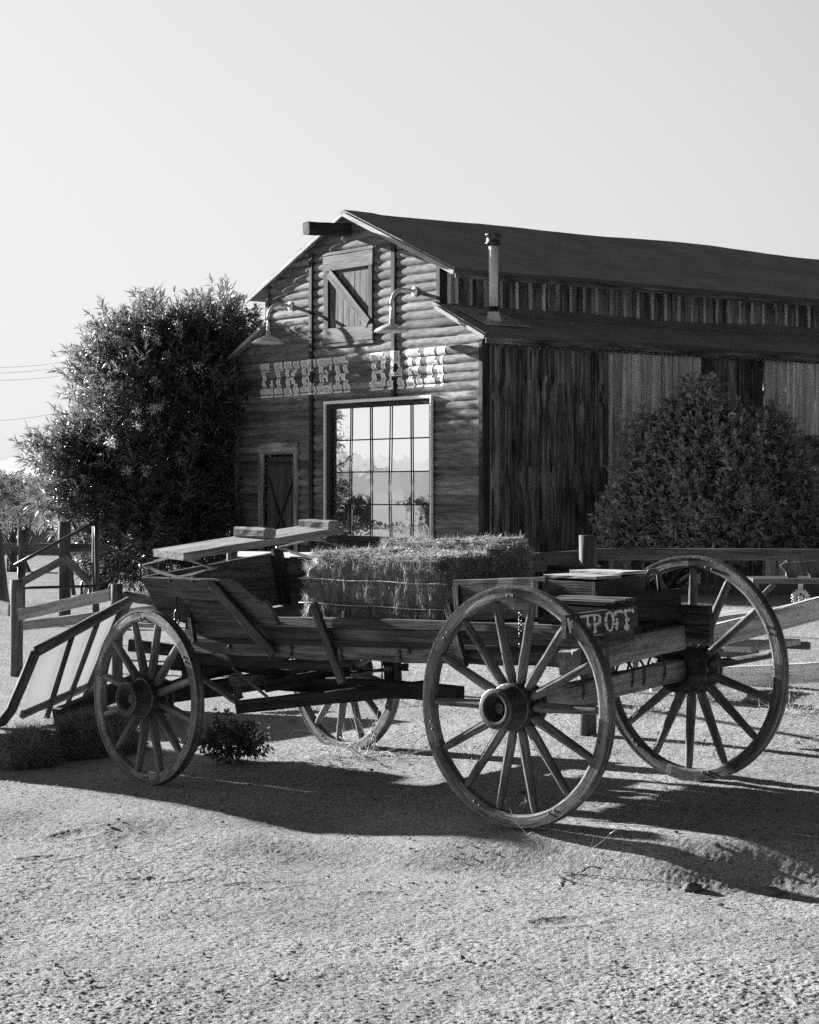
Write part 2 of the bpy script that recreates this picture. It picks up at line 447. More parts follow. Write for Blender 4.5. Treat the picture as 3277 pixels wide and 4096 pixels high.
wagon = thing('hay_wagon', WO+V3((0, 0, H(WO.x, WO.y))), 'old weathered wooden hay wagon with large spoked wheels standing on sandy ground', 'wagon')

def make_wheel(center, r, a, nsp, phase, label, tread=.058, hubr=.105, hub_out=.17, hub_in=.14, rimd=.07, broken=False, lean=0):
    """rim mesh with local axis -Y pointing at the viewer's side"""
    K = 96
    # felloes (rim)
    mb = MB(); ri, ro = r-rimd, r-.012
    prof = [(-tread/2+.006, ri), (-tread/2, ri+.012), (-tread/2, ro), (tread/2, ro), (tread/2, ri+.012), (tread/2-.006, ri)]
    vs = []; gs = []
    for j in range(K):
        t = 2*math.pi*j/K
        wob = .0022*math.sin(3*t+phase*9)+.0015*math.sin(7*t)
        seg = int((t/(2*math.pi)*nsp/2+.25))
        for (y, rr) in prof:
            jr = random.uniform(-.0012, .0012)
            vs.append((math.sin(t)*(rr+jr), y+wob, math.cos(t)*(rr+jr))); gs.append((t*r+seg*7.3, rr, y+seg*3.1))
    k = len(prof); fs = []
    for j in range(K):
        for i in range(k):
            fs.append([j*k+i, j*k+(i+1) % k, ((j+1) % K)*k+(i+1) % k, ((j+1) % K)*k+i])
    mb._add(vs, gs, fs)
    rim = mb.build('wheel', 'wheel', None, (0, 0, 0))
    rim.parent = wagon; rim.location = V3(center)-V3(wagon.location); rim.rotation_euler = (lean, 0, -a)
    if label: rim['label'] = label
    def child(mb, name, mat):
        o = mb.build(name, mat, None, (0, 0, 0)); o.parent = rim; return o
    # tyre
    mb = MB(); vs = []; gs = []
    tp = [(-tread/2-.002, r-.0125), (-tread/2-.002, r-.002), (-tread/2+.004, r), (-.008, r-.001), (0, r-.005), (.008, r-.001), (tread/2-.004, r), (tread/2+.002, r-.002), (tread/2+.002, r-.0125)]
    for j in range(K):
        t = 2*math.pi*j/K; wob = .0022*math.sin(3*t+phase*9)+.0015*math.sin(7*t)
        for (y, rr) in tp:
            vs.append((math.sin(t)*rr, y+wob, math.cos(t)*rr)); gs.append((t*r, rr, y))
    k = len(tp); fs = []
    for j in range(K):
        for i in range(k):
            fs.append([j*k+i, j*k+(i+1) % k, ((j+1) % K)*k+(i+1) % k, ((j+1) % K)*k+i])
    mb._add(vs, gs, fs)
    child(mb, 'tyre', 'tyre')
    # hub: barrel with a hollow outer end, box and axle nut
    mb = MB()
    if not broken:
        mb.lathe([(-hub_out+.085, 0), (-hub_out+.085, hubr*.50), (-hub_out+.004, hubr*.62), (-hub_out, hubr*.66), (-hub_out, hubr*.90), (-hub_out+.012, hubr*.94),
                  (-hub_out+.05, hubr*.96), (-hub_out+.055, hubr*.93), (-hub_out+.075, hubr), (-.05, hubr*1.12), (-.045, hubr*1.17), (.045, hubr*1.17), (.05, hubr*1.08), (hub_in-.04, hubr*.95), (hub_in-.035, hubr*.99), (hub_in, hubr*.97), (hub_in, 0)], (0, 0, 0), (0, 1, 0), 36)
    else:
        mb.lathe([(-hub_out+.06, 0), (-hub_out+.06, hubr*.68), (-hub_out, hubr*.84), (-hub_out, hubr*1.02), (-hub_out+.03, hubr*1.03), (-.05, hubr*1.1), (-.045, hubr*1.16), (.045, hubr*1.16), (.05, hubr*1.08), (hub_in, hubr*.95), (hub_in, 0)], (0, 0, 0), (0, 1, 0), 36)
        for q in range(26):     # broken staves and straw caught on the inner end
            t = random.uniform(0, 6.28); rr = hubr*random.uniform(.85, 1.1)
            p = V3((math.sin(t)*rr, -hub_out+random.uniform(-.02, .06), math.cos(t)*rr))
            mb.tube([p, p+V3((math.sin(t)*random.uniform(.01, .05), -random.uniform(.0, .04), math.cos(t)*random.uniform(.0, .05)))], random.uniform(.003, .008), 5, taper=.4, smooth=False)
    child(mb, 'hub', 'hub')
    mb = MB(); nut = -hub_out+.07
    mb.lathe([(nut+.03, .001), (nut+.02, hubr*.42), (nut, hubr*.42), (nut-.002, hubr*.28), (nut-.035, hubr*.26), (nut-.04, hubr*.14), (nut-.05, 0.0)], (0, 0, 0), (0, 1, 0), 12, smooth=False)
    child(mb, 'axle_nut', 'iron')
    mb = MB()
    for yb in ((-hub_out+.001, hubr*.955), (-.055, hubr*1.14), (.045, hubr*1.185), (hub_in-.03, hubr*1.01)):
        mb.lathe([(yb[0], yb[1]-.004), (yb[0], yb[1]+.004), (yb[0]+.022, yb[1]+.004), (yb[0]+.022, yb[1]-.004)], (0, 0, 0), (0, 1, 0), 36, cap=False)
    child(mb, 'hub_band', 'iron')
    # bolt heads on the felloe joints
    for j in range(nsp//2):
        t = phase+(2*j+.5)*2*math.pi/nsp
        for s_ in (-1, 1):
            tt = t+s_*.035; mb = MB()
            mb.lathe([(-tread/2-.006, .001), (-tread/2-.005, .007), (-tread/2+.002, .008)], (math.sin(tt)*(r-.05), 0, math.cos(tt)*(r-.05)), (0, 1, 0), 8)
            child(mb, 'bolt', 'boltiron')
    # spokes: one shaped spoke, copied round the hub
    mb = MB(); r0, r1 = hubr*1.05, ri+.008; n = 12
    dish = .018
    for kk in (0,):
        pts = []; sc_ = []
        for i in range(n+1):
            t = i/n; rr = r0+(r1-r0)*t
            pts.append(V3((0, dish*(1-t)*.6, rr)))
            wd = 1.10-.30*t if t > .12 else .86+t*2
            if t > .9: wd *= 1-(t-.9)*2.2
            sc_.append(wd)
        a_, b_ = .0255, .030
        sect = [(math.cos(q)*a_, math.sin(q)*b_) for q in [i*2*math.pi/10 for i in range(10)]]
        mb.sweep(pts, sect, up=(0, 1, 0), scales=sc_, jit=.0009, smooth=True)
    proto = child(mb, 'spoke', 'wheel')
    proto.rotation_euler = (0, phase, 0)
    for j in range(1, nsp):
        c = proto.copy(); COL.objects.link(c); c.parent = rim
        c.rotation_euler = (random.uniform(-.006, .006), phase+j*2*math.pi/nsp+random.uniform(-.012, .012), 0)
    return rim

NR = V3((.559, 10.54, .655)); FR = V3((1.630, 11.57, .766)); NF = V3((-1.650, 12.60, .490)); FF = V3((-.44, 13.60, .567))
make_wheel(NR, .635, R(42.5), 14, -.245, 'large rear wheel nearest the road', hubr=.108)
make_wheel(FR, .650, R(44), 14, .02, 'large rear wheel on the far side with a broken hub', hub_out=.17, hubr=.125, broken=True)
make_wheel(NF, .552, R(47), 12, -.30, 'small front wheel nearest the road', hubr=.105)
make_wheel(FF, .552, R(48), 12, .13, 'small front wheel on the far side', hub_out=.14, hub_in=.17, hubr=.105)

def part(mb, name, mat, parent=wagon, label=None):
    o = mb.build(name, mat, parent)
    if label: o['label'] = label
    return o

# --- side sills and boards (three boards, slightly warped), both sides
def side_boards(w, near=True):
    sgn = 1 if w > 0 else -1
    l0, l1 = 2.95, -.40
    for k, (za0, zb0, za1, zb1, mat, th, dw) in enumerate([(.757, .848, .858, .965, 'sill', .045, 0), (.852, .942, .969, 1.035, 'panel', .035, -.008), (.946, 1.004, 1.040, 1.085, 'panel', .045, .012)]):
        mb = MB(); n = 22; rows = []
        for i in range(n+1):
            t = i/n; l = l0+(l1-l0)*t
            zlo = za0+(za1-za0)*t+.004*math.sin(t*9+k); zhi = zb0+(zb1-zb0)*t+.004*math.sin(t*7+k*2)
            # ragged rotten lower edge of the sill plank
            if k == 0:
                zlo += -.018*math.exp(-((l-1.75)/.18)**2)+.010*MN.noise(V3((l*4, w, 0)))
            rows.append((l, zlo, zhi))
        gl = random.uniform(0, 30)
        vs = []; gs = []; fs = []
        for (l, zl, zh) in rows:
            for (ww, z) in ((w+dw, zl), (w+dw, zh), (w+dw-sgn*th, zh), (w+dw-sgn*th, zl)):
                j = random.uniform(-.0012, .0012)
                vs.append(WP(l, ww, z+j)); gs.append((l+gl, z, ww))
        for i in range(n):
            for j in range(4):
                a = i*4+j; b = i*4+(j+1) % 4; fs.append([a, b, b+4, a+4])
        fs.append([0, 1, 2, 3][::-1]); fs.append([n*4+j for j in range(4)])
        mb._add(vs, gs, fs)
        part(mb, 'side_board' if k else 'sill_plank', mat)
side_boards(.5); side_boards(-.5)
# bed boards
for i in range(7):
    mb = MB(); w0 = -.44+i*.147
    mb.bar(WP(2.9, w0, .84), WP(-.10, w0, .94), .144, .03, n=10, jit=.001)
    part(mb, 'bed_board', 'darkwood')

# --- high front box: flared side panels
def flare(z):                                     # outward lean above the bed
    return .02+.13*max(0, z-.95)/.3
def high_panel(sg):
    pts = [(3.20, 1.243), (2.30, 1.255), (2.14, 1.132), (2.085, 1.128), (2.06, 1.07), (2.045, .975), (2.95, .955), (3.14, .965)]
    mb = MB(); th = .03
    outer = [WP(l, sg*(.5+flare(z)), z) for (l, z) in pts]
    off = WA*(th*sg)
    mb.prism(outer, off, gdir=WF)
    o = part(mb, 'high_side_panel', 'panel')
    # plank joints as thin dark battens are real gaps: a lower edge board
    mb = MB()
    mb.bar(WP(3.17, sg*(.5+flare(1.243)+.004), 1.246), WP(2.31, sg*(.5+flare(1.25)+.004), 1.258), .034, .012, n=8, jit=.001)
    part(mb, 'top_rail', 'greywood')
    for (la, za, lb, zb, ww) in [(2.56, 1.235, 1.96, .80, .045)]:
        mb = MB()
        mb.bar(WP(la-.06, sg*(.5+flare(za)+.022), za), WP(lb+.12, sg*.535, zb), .062, .032, up=WA, n=8, jit=.0018)
        part(mb, 'stake', 'stakewood')
high_panel(1); high_panel(-1)
# split in the near panel
mb = MB(); mb.tube([WP(2.78-.05*i, .5+flare(1.12)+.002, 1.105+.006*math.sin(i*1.1)) for i in range(9)], .006, 6); part(mb, 'split', 'darkwood')
# front board between the panels, leaning forward
mb = MB()
fb = [WP(3.20, .62, 1.25), WP(3.24, -.63, 1.29), WP(3.06, -.52, .95), WP(3.04, .50, .95)]
mb.prism(fb, WF*.028, gdir=WA); part(mb, 'front_board', 'panel')
mb = MB(); mb.bar(WP(3.22, -.56, 1.30), WP(3.02, -.47, .94), .10, .03, up=WF, n=6); part(mb, 'corner_post', 'darkwood')
# toe board inside
mb = MB(); mb.prism([WP(2.35, .46, 1.02), WP(2.35, -.46, 1.02), WP(2.12, -.46, .95), WP(2.12, .46, .95)], UP*.025, gdir=WA); part(mb, 'foot_board', 'darkwood')
# near stakes on the low side
for (l, zt, zb) in [(1.66, 1.12, .70)]:
    mb = MB(); mb.bar(WP(l+.08, .535, zt), WP(l-.16, .53, zb-.03), .055, .032, up=WA, n=6); part(mb, 'stake', 'stakewood')
mb = MB(); mb.bar(WP(.66, .54, 1.16), WP(.54, .54, .82), .05, .032, up=WA, n=6); part(mb, 'stake', 'stakewood')
mb = MB(); mb.bar(WP(1.66, -.535, 1.12), WP(1.55, -.53, .66), .055, .032, up=WA, n=6); part(mb, 'stake', 'stakewood')
# far side higher boards seen over the bed
for (z0, z1, l0, l1) in [(1.02, 1.13, 3.0, .6), (1.145, 1.24, 3.0, 1.2)]:
    mb = MB(); mb.bar(WP(l0, -.57, (z0+z1)/2), WP(l1, -.55, (z0+z1)/2), .03, z1-z0, n=10, jit=.001); part(mb, 'side_board', 'panel')
# straps on the panel top
for x in (677, 770):
    p = WX(x, 2316, .66); mb = MB(); mb.box(p, WF, UP, WA, .012, .022, .006); part(mb, 'strap', 'iron')

# --- elliptic seat springs
def spring(w, zc):
    mb = MB(); lc = 2.90; L = .345
    for s_ in (1, -1):
        for k, (h, LL) in enumerate([(.062, L), (.068, L*.62)]):
            pts = []
            for i in range(17):
                t = -1+2*i/16; l = lc+t*LL
                z = zc+s_*(h-(.062)*(abs(t*LL/L)**1.15))
                pts.append(WP(l, w, z))
            mb.sweep(pts, [(-.018, -.004), (.018, -.004), (.018, .004), (-.018, .004)], up=UP)
    for t in (-1, 1):
        mb.tube([WP(lc+t*L, w-.022, zc), WP(lc+t*L, w+.022, zc)], .011, 8)
    part(mb, 'seat_spring', 'greysp')
M['greysp'] = plain('worn spring steel', .30, rough=.45, metal=.3, var=.3)
spring(.60, 1.318); spring(-.60, 1.318)
# seat plank
mb = MB()
sp0, sp1 = .765, -.645
pts = [WP(2.975, sp0-.02, 1.395), WP(2.66, sp0, 1.380), WP(2.655, sp1, 1.418), WP(2.97, sp1, 1.432)]
n = 14; vs = []; gs = []; fs = []
for i in range(n+1):
    t = i/n
    a = pts[0].lerp(pts[3], t); b = pts[1].lerp(pts[2], t)
    for (p, dz) in ((a, 0), (a, .046), (b, .046), (b, 0)):
        j = .0025*MN.noise(V3((t*9, dz*50, p.x*3)))
        nib = 0
        if i == 0: nib = .012*random.random()
        vs.append(p+UP*(dz+j)+WA*nib); gs.append((t*1.66, (p-a).length, dz))
for i in range(n):
    for j in range(4):
        a = i*4+j; b = i*4+(j+1) % 4; fs.append([a, b, b+4, a+4])
fs += [[3, 2, 1, 0], [n*4, n*4+1, n*4+2, n*4+3]]
mb._add(vs, gs, fs); part(mb, 'seat_plank', 'palegrey')
M_dummy = None
for w_ in (.60, -.60):
    mb = MB(); mb.bar(WP(3.0, w_, 1.384), WP(2.70, w_, 1.374), .05, .02, n=3); part(mb, 'seat_cleat', 'greywood')
# two blocks lying across the plank
for (x0, x1, yb, yt, ww) in [(957, 1083, 2126, 2084, 0), (1222, 1346, 2076, 2034, 1)]:
    w_ = (.03, -.555)[ww]
    p0 = WP(2.95, w_, 1.442+.012); p1 = WP(2.66, w_, 1.434+.012)
    mb = MB(); mb.bar(p0+UP*.035, p1+UP*.035, .105, .062, n=5, jit=.003, ch=.012); part(mb, 'seat_block', 'palegrey')

# --- running gear
def beam(name, a, b, w_, h_, mat='darkwood', up=UP, n=6, bow=0, jit=.003):
    mb = MB(); mb.bar(a, b, w_, h_, up=up, n=n, bow=bow, jit=jit, ch=.008); return part(mb, name, mat)
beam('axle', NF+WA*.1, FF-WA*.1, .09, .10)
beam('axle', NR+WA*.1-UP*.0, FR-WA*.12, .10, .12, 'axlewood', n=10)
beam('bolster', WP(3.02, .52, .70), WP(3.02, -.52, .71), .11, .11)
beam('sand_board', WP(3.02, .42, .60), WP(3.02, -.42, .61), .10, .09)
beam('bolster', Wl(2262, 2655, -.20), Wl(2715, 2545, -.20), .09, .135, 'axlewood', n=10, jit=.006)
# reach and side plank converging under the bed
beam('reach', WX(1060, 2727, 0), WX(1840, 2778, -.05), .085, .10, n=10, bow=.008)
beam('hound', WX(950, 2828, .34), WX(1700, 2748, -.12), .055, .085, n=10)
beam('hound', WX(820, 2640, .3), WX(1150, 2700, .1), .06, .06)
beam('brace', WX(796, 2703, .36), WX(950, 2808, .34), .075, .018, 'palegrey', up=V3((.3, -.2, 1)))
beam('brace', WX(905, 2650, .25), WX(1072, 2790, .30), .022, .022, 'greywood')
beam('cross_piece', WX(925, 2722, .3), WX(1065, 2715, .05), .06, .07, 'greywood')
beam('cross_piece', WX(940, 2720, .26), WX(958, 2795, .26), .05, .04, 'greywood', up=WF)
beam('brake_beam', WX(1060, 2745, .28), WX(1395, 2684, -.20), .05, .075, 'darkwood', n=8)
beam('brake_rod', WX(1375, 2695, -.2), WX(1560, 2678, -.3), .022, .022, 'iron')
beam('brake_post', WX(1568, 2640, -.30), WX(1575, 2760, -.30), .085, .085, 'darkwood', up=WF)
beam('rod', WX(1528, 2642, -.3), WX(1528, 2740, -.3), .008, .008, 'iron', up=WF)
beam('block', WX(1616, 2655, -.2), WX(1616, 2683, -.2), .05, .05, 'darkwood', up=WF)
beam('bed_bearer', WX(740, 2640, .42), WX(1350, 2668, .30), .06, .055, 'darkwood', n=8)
# curved front bolster plates hanging below the sill
for (x0, x1, yy, w_) in [(745, 1160, 2628, .44), (1180, 1420, 2642, .40)]:
    mb = MB(); pts = []
    for i in range(13):
        t = i/12; x = x0+(x1-x0)*t
        pts.append(WX(x, yy+34*math.sin(math.pi*min(1, t*1.0))**.6, w_))
    top = [WX(x1, yy-4, w_), WX(x0, yy-14, w_)]
    mb.prism(pts+top, WA*.05, gdir=WF); part(mb, 'bolster_plate', 'darkwood')
# bolts with pale washers along the sill
for (x, y) in [(1158, 2595), (1157, 2618), (1357, 2606), (1358, 2629), (1591, 2611), (1592, 2635), (1630, 2607), (915, 2592)]:
    mb = MB(); p = WX(x, y, .513); mb.lathe([(-.008, .001), (-.007, .013), (0, .019), (.006, .02)], p, WA, 14); part(mb, 'washer', 'washer' if False else 'greywood')
# U bolts round the rear axle
def loop_on(c, rad_h, rad_w, r_=.007):
    mb = MB(); pts = []
    for i in range(21):
        t = 2*math.pi*i/20
        pts.append(c+UP*math.sin(t)*rad_h+WF*math.cos(t)*rad_w)
    mb.tube(pts, r_, 6); part(mb, 'clamp', 'iron')
for t in (.30, .62, .70, .84):
    loop_on((NR+WA*.1).lerp(FR-WA*.12, t)+UP*(.03),   .088, .062)
# hanging hook, ring and chain on the near panel
mb = MB(); mb.bar(WP(2.86, .555, 1.13), WP(2.80, .545, .84), .035, .03, up=WA, n=5); part(mb, 'cleat', 'darkwood')
mb = MB(); q = WX(708, 2470, .60)
mb.tube([q+UP*(.05*math.sin(a))+WF*(.022*math.cos(a)) for a in [i*.35-1 for i in range(16)]], .006, 6)
mb.tube([q+UP*.05, q+UP*.10+WF*.01, q+UP*.13], .007, 6)
mb.tube([q-UP*.05, q-UP*.08, q-UP*.11+WF*.02], .006, 6); part(mb, 'hook', 'iron')
for (xx, yy) in ((2082, 2455),):
    q = WX(xx, yy, .53); mb = MB()
    for i in range(7):
        c = q-UP*.028*i
        dirx = WF if i % 2 else WA
        mb.tube([c+UP*.018*math.sin(a)+dirx*.010*math.cos(a) for a in [k*2*math.pi/10 for k in range(11)]], .0035, 5)
    part(mb, 'chain', 'iron')
# rear box: short high side boards and the painted tail board
mb = MB(); mb.bar(WX(1822, 2400, .44), WX(2190, 2390, .44), .03, .225, n=6, jit=.002); part(mb, 'rear_side_panel', 'panel')
mb = MB(); mb.bar(WX(1830, 2345, .45), WX(1835, 2465, .47), .05, .04, up=WA, n=3); part(mb, 'stake', 'darkwood')
mb = MB(); mb.bar(WX(2150, 2325, .46), WX(2150, 2470, .48), .05, .04, up=WA, n=3); part(mb, 'stake', 'darkwood')
mb = MB(); mb.bar(WP(.80, -.52, 1.17), WP(.40, -.52, 1.175), .03, .2, n=6); part(mb, 'rear_side_panel', 'panel')

TL = -.40
tb = [Wl(2262, 2461, TL), Wl(2548, 2424, TL), Wl(2555, 2508, TL), Wl(2266, 2556, TL)]
mb = MB(); mb.prism(tb, WF*.03, gdir=WA); tail = part(mb, 'tail_board', 'panel', label='dark tail board painted KEEP OFF in white')
# strokes of the lettering, traced on the board (zoom pixels of the 2180,2230 detail)
def zp(x, y): return Wl(2180+x*.3478, 2230+y*.3478, TL)-WF*.0025
K_ = [[[(292, 705), (300, 770), (318, 850)]], ]
STR = {
 'letter_k': [[(262, 700), (275, 790), (292, 868)], [(345, 700), (300, 745), (275, 790)], [(290, 770), (352, 862)], [(325, 702), (372, 700)]],
 'letter_e': [[(388, 692), (402, 770), (420, 872)], [(382, 690), (470, 672)], [(398, 778), (462, 772)], [(420, 874), (500, 862)]],
 'letter_e2': [[(484, 670), (490, 760)], [(470, 672), (545, 660)], [(468, 775), (520, 768)], [(484, 755), (498, 868)], [(492, 868), (538, 862)]],
 'letter_p': [[(560, 665), (570, 730)], [(548, 665), (605, 656), (630, 690), (625, 745), (590, 770), (555, 772)], [(568, 745), (575, 848)], [(558, 858), (590, 852)]],
 'letter_o': [[(770, 650), (740, 630), (710, 645), (697, 700), (697, 770), (715, 820), (745, 845), (770, 820), (780, 760), (782, 700), (770, 650)]],
 'letter_f': [[(800, 635), (822, 700), (825, 760), (820, 830)], [(792, 630), (880, 615), (888, 640)], [(800, 762), (840, 755)]],
 'letter_f2': [[(915, 615), (930, 680), (935, 730), (940, 820)], [(905, 612), (1005, 600), (1008, 635)], [(915, 718), (965, 708)], [(938, 770), (955, 790), (950, 825), (925, 825), (920, 795), (938, 770)]],
}
for nm, strokes in STR.items():
    mb = MB()
    for st in strokes:
        for a, b in zip(st[:-1], st[1:]):
            nn = 4
            for i in range(nn):
                xa = a[0]+(b[0]-a[0])*i/nn; ya = a[1]+(b[1]-a[1])*i/nn; xb = a[0]+(b[0]-a[0])*(i+1)/nn; yb = a[1]+(b[1]-a[1])*(i+1)/nn
                L = math.hypot(xb-xa, yb-ya)+1e-6
                w1 = random.uniform(11, 17)
                if random.random() < .07: continue
                px, py = -(yb-ya)/L*w1, (xb-xa)/L*w1
                ex, ey = (xb-xa)/L*3, (yb-ya)/L*3
                off = WF*(-.0003*random.random())
                mb.quad(zp(xa-ex+px, ya-ey+py)+off, zp(xb+ex+px*random.uniform(.6, 1.1), yb+ey+py)+off, zp(xb+ex-px, yb+ey-py)+off, zp(xa-ex-px, ya-ey-py*random.uniform(.6, 1.1))+off)
    o = mb.build('letter', 'paintlet', tail)
# boards below and right of the tail board
mb = MB(); mb.bar(Wl(2340, 2560, -.30), Wl(2560, 2515, -.30), .03, .03, n=5, jit=.003); part(mb, 'splintered_board', 'darkwood')
for (ya, yb, hh) in [(2392, 2380, .07), (2425, 2412, .055), (2452, 2438, .06), (2472, 2458, .05)]:
    mb = MB(); mb.bar(Wl(2510, ya, -.20), Wl(2716, yb, -.20), .03, hh, n=6, jit=.003); part(mb, 'end_slat', 'darkwood')
mb = MB(); mb.bar(Wl(2480, 2520, -.15), Wl(2700, 2488, -.15), .06, .03, n=6, jit=.003); part(mb, 'end_slat', 'darkwood')
# iron bracket standing at the far end
mb = MB(); q0 = Wl(2591, 2375, -.1); q1 = Wl(2591, 2300, -.1); q2 = Wl(2598, 2286, -.1); q3 = Wl(2622, 2284, -.1); q4 = Wl(2636, 2296, -.1); q5 = Wl(2642, 2372, -.1)
mb.tube([q0, q1, q2, q3, q4, q5], .016, 8, smooth=True); part(mb, 'bracket', 'greywood')

# --- crates riding on the wagon (things of their own)
def crate(name, label, cat, corners, height, mat, slats=3, lid='greywood', lidlift=.012):
    """corners: four top corners (3D) in order; boards built round them"""
    c = sum((V3(p) for p in corners), V3((0, 0, 0)))/4
    t = thing(name, c-UP*height, label, cat)
    for i in range(4):
        a, b = V3(corners[i]), V3(corners[(i+1) % 4])
        inn = (c-(a+b)/2); inn.z = 0; inn.normalize()
        for k in range(slats):
            h = height/slats; mb = MB()
            z = -h*(k+.5)
            mb.bar(a+UP*z+inn*.009, b+UP*z+inn*.009, .018, h-.004, n=3, jit=.001, ch=.002); mb.build('side_slat', mat, t)
    mb = MB()
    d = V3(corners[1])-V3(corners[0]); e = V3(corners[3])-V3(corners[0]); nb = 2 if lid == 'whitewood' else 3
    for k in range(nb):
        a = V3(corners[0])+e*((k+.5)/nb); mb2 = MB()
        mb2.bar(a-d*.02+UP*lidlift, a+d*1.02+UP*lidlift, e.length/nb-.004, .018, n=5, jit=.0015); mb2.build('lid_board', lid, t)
    return t
def cc(l0, l1, w0, w1, z): return [WP(l0, w0, z), WP(l1, w0, z), WP(l1, w1, z), WP(l0, w1, z)]
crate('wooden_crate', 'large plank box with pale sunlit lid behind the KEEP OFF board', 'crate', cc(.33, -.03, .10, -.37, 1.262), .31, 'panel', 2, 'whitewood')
crate('wooden_box', 'low dark wooden box in front of the large crate with pale top edge', 'box', cc(.10, -.34, .44, .16, 1.175), .21, 'panel', 2, 'panel')
# ---- hay bales
def bale(name, label, l0, l1, w0, w1, z0, z1, n_straw, mat='straw', sag=.03, tilt=0.0, seed=1, frame=WP, tw=True, rnd_r=.085):
    rnd = random.Random(seed)
    c = frame((l0+l1)/2, (w0+w1)/2, z0)
    t = thing(name, c, label, 'hay bale')
    # body: dense displaced box
    nx, ny, nz = 60, 24, 22
    mb = MB(); idx = {}
    def P(i, j, k):
        if (i, j, k) in idx: return idx[(i, j, k)]
        u, v, s = i/nx, j/ny, k/nz
        l = l0+(l1-l0)*u; w_ = w0+(w1-w0)*v; z = z0+(z1-z0)*s
        # rounded corners
        du = min(u, 1-u)*abs(l1-l0); dv = min(v, 1-v)*abs(w1-w0); ds = (1-s)*abs(z1-z0)
        rr = rnd_r
        def rnd_(a): return max(0, rr-a)
        a, b, d = rnd_(du), rnd_(dv), rnd_(ds)
        cut = (a*b+a*d+b*d)/rr*.45
        cw = (w0+w1)/2; cl = (l0+l1)/2
        k1 = 1-cut/.5
        l = cl+(l-cl)*(1-cut/abs(l1-l0)*1.6); w_ = cw+(w_-cw)*(1-cut/abs(w1-w0)*1.6); z = z-cut*.7*s
        f = MN.noise(V3((l*14, w_*14, z*3+seed)))*.012+MN.noise(V3((l*40, w_*40, z*12+seed)))*.009
        rib = .011*MN.noise(V3((l*28, z*2.2, seed)))+.009*MN.noise(V3((l*70, z*5, seed)))-.014*math.exp(-((abs(math.sin(l*math.pi/.085+MN.noise(V3((l*4, z*3, seed)))*.8)))/.22)**2)
        cr = .0
        for zt in (.33, .67):
            cr += -.018*math.exp(-((s-zt)/.05)**2)
        sgnw = -1 if v < .5 else 1
        ew = (1 if (v == 0 or v == 1) else 0)*sgnw*(1 if w1 > w0 else -1)
        w_ += ew*(f+rib+cr); 
        el = (1 if u == 1 else (-1 if u == 0 else 0))*(1 if l1 > l0 else -1)
        l += el*(f*1.5+cr)
        if s == 1: z += f*1.3+sag*MN.noise(V3((l*2.2, w_*2.5, seed)))
        p = frame(l, w_, z)+V3((0, 0, tilt*(u-.5)))
        mb.v.append(tuple(p)); mb.g.append((l, w_, z)); mb.t.append(max(0, .22+.5*MN.noise(V3((l*45, w_*20, z*6)))+.1*rnd.random())); idx[(i, j, k)] = len(mb.v)-1
        return idx[(i, j, k)]
    surf = []
    for i in range(nx):
        for j in range(ny):
            surf.append(((i, j, nz), (i+1, j, nz), (i+1, j+1, nz), (i, j+1, nz)))
            surf.append(((i, j, 0), (i, j+1, 0), (i+1, j+1, 0), (i+1, j, 0)))
    for i in range(nx):
        for k in range(nz):
            surf.append(((i, 0, k), (i+1, 0, k), (i+1, 0, k+1), (i, 0, k+1)))
            surf.append(((i, ny, k), (i, ny, k+1), (i+1, ny, k+1), (i+1, ny, k)))
    for j in range(ny):
        for k in range(nz):
            surf.append(((0, j, k), (0, j, k+1), (0, j+1, k+1), (0, j+1, k)))
            surf.append(((nx, j, k), (nx, j+1, k), (nx, j+1, k+1), (nx, j, k+1)))
    for q in surf:
        mb.f.append([P(*a) for a in q]); mb.sm.append(True)
    body = mb.build('packed_hay', mat, t)
    # straw strands: short blades lying on the surface, fringe at the edges
    ms = MB(); vv = mb.v
    cen = frame((l0+l1)/2, (w0+w1)/2, (z0+z1)/2)
    S = len(surf); cz = cen.z
    lf = (frame(l0+.1, w0, z0)-frame(l0, w0, z0)).normalized()
    wf = (frame(l0, w0+.1, z0)-frame(l0, w0, z0)).normalized()
    for q in range(n_straw):
        fc = surf[rnd.randrange(S)]
        if fc[0][2] == 0 and fc[2][2] == 0: continue
        a = V3(vv[P(*fc[0])]); b = V3(vv[P(*fc[1])]); c_ = V3(vv[P(*fc[2])])
        nn = (b-a).cross(c_-a)
        if nn.length < 1e-9: continue
        nn.normalize()
        if nn.dot(a-cen) < 0: nn = -nn
        p = a+(b-a)*rnd.random()+(c_-b)*rnd.random()
        top = nn.z > .6
        if top: d = lf*rnd.gauss(0, .7)+wf*rnd.gauss(0, 1)+nn*abs(rnd.gauss(.02, .13))
        else: d = UP*rnd.choice([-1, 1])*rnd.uniform(.6, 1)+lf*rnd.gauss(0, .22)+nn*abs(rnd.gauss(.03, .10))+(lf*rnd.gauss(0, .9) if rnd.random() < .12 else V3((0, 0, 0)))
        ed = min(fc[0][0], nx-fc[0][0])
        if ed < 2: d += nn*.3+lf*rnd.gauss(0, .3)
        if mat == 'straw_dark': d = d+nn*rnd.uniform(.1, .9)+lf*rnd.gauss(0, .6)
        ms.blade(p+nn*.002, d, rnd.uniform(.02, .085)*(1.5 if mat == 'straw_dark' else 1), rnd.uniform(.0016, .0042), bend=rnd.uniform(-.5, .8), tone=rnd.random(), nrm=nn.cross(V3(d)) if rnd.random() < .8 else None)
    ms.build('straw', mat, t)
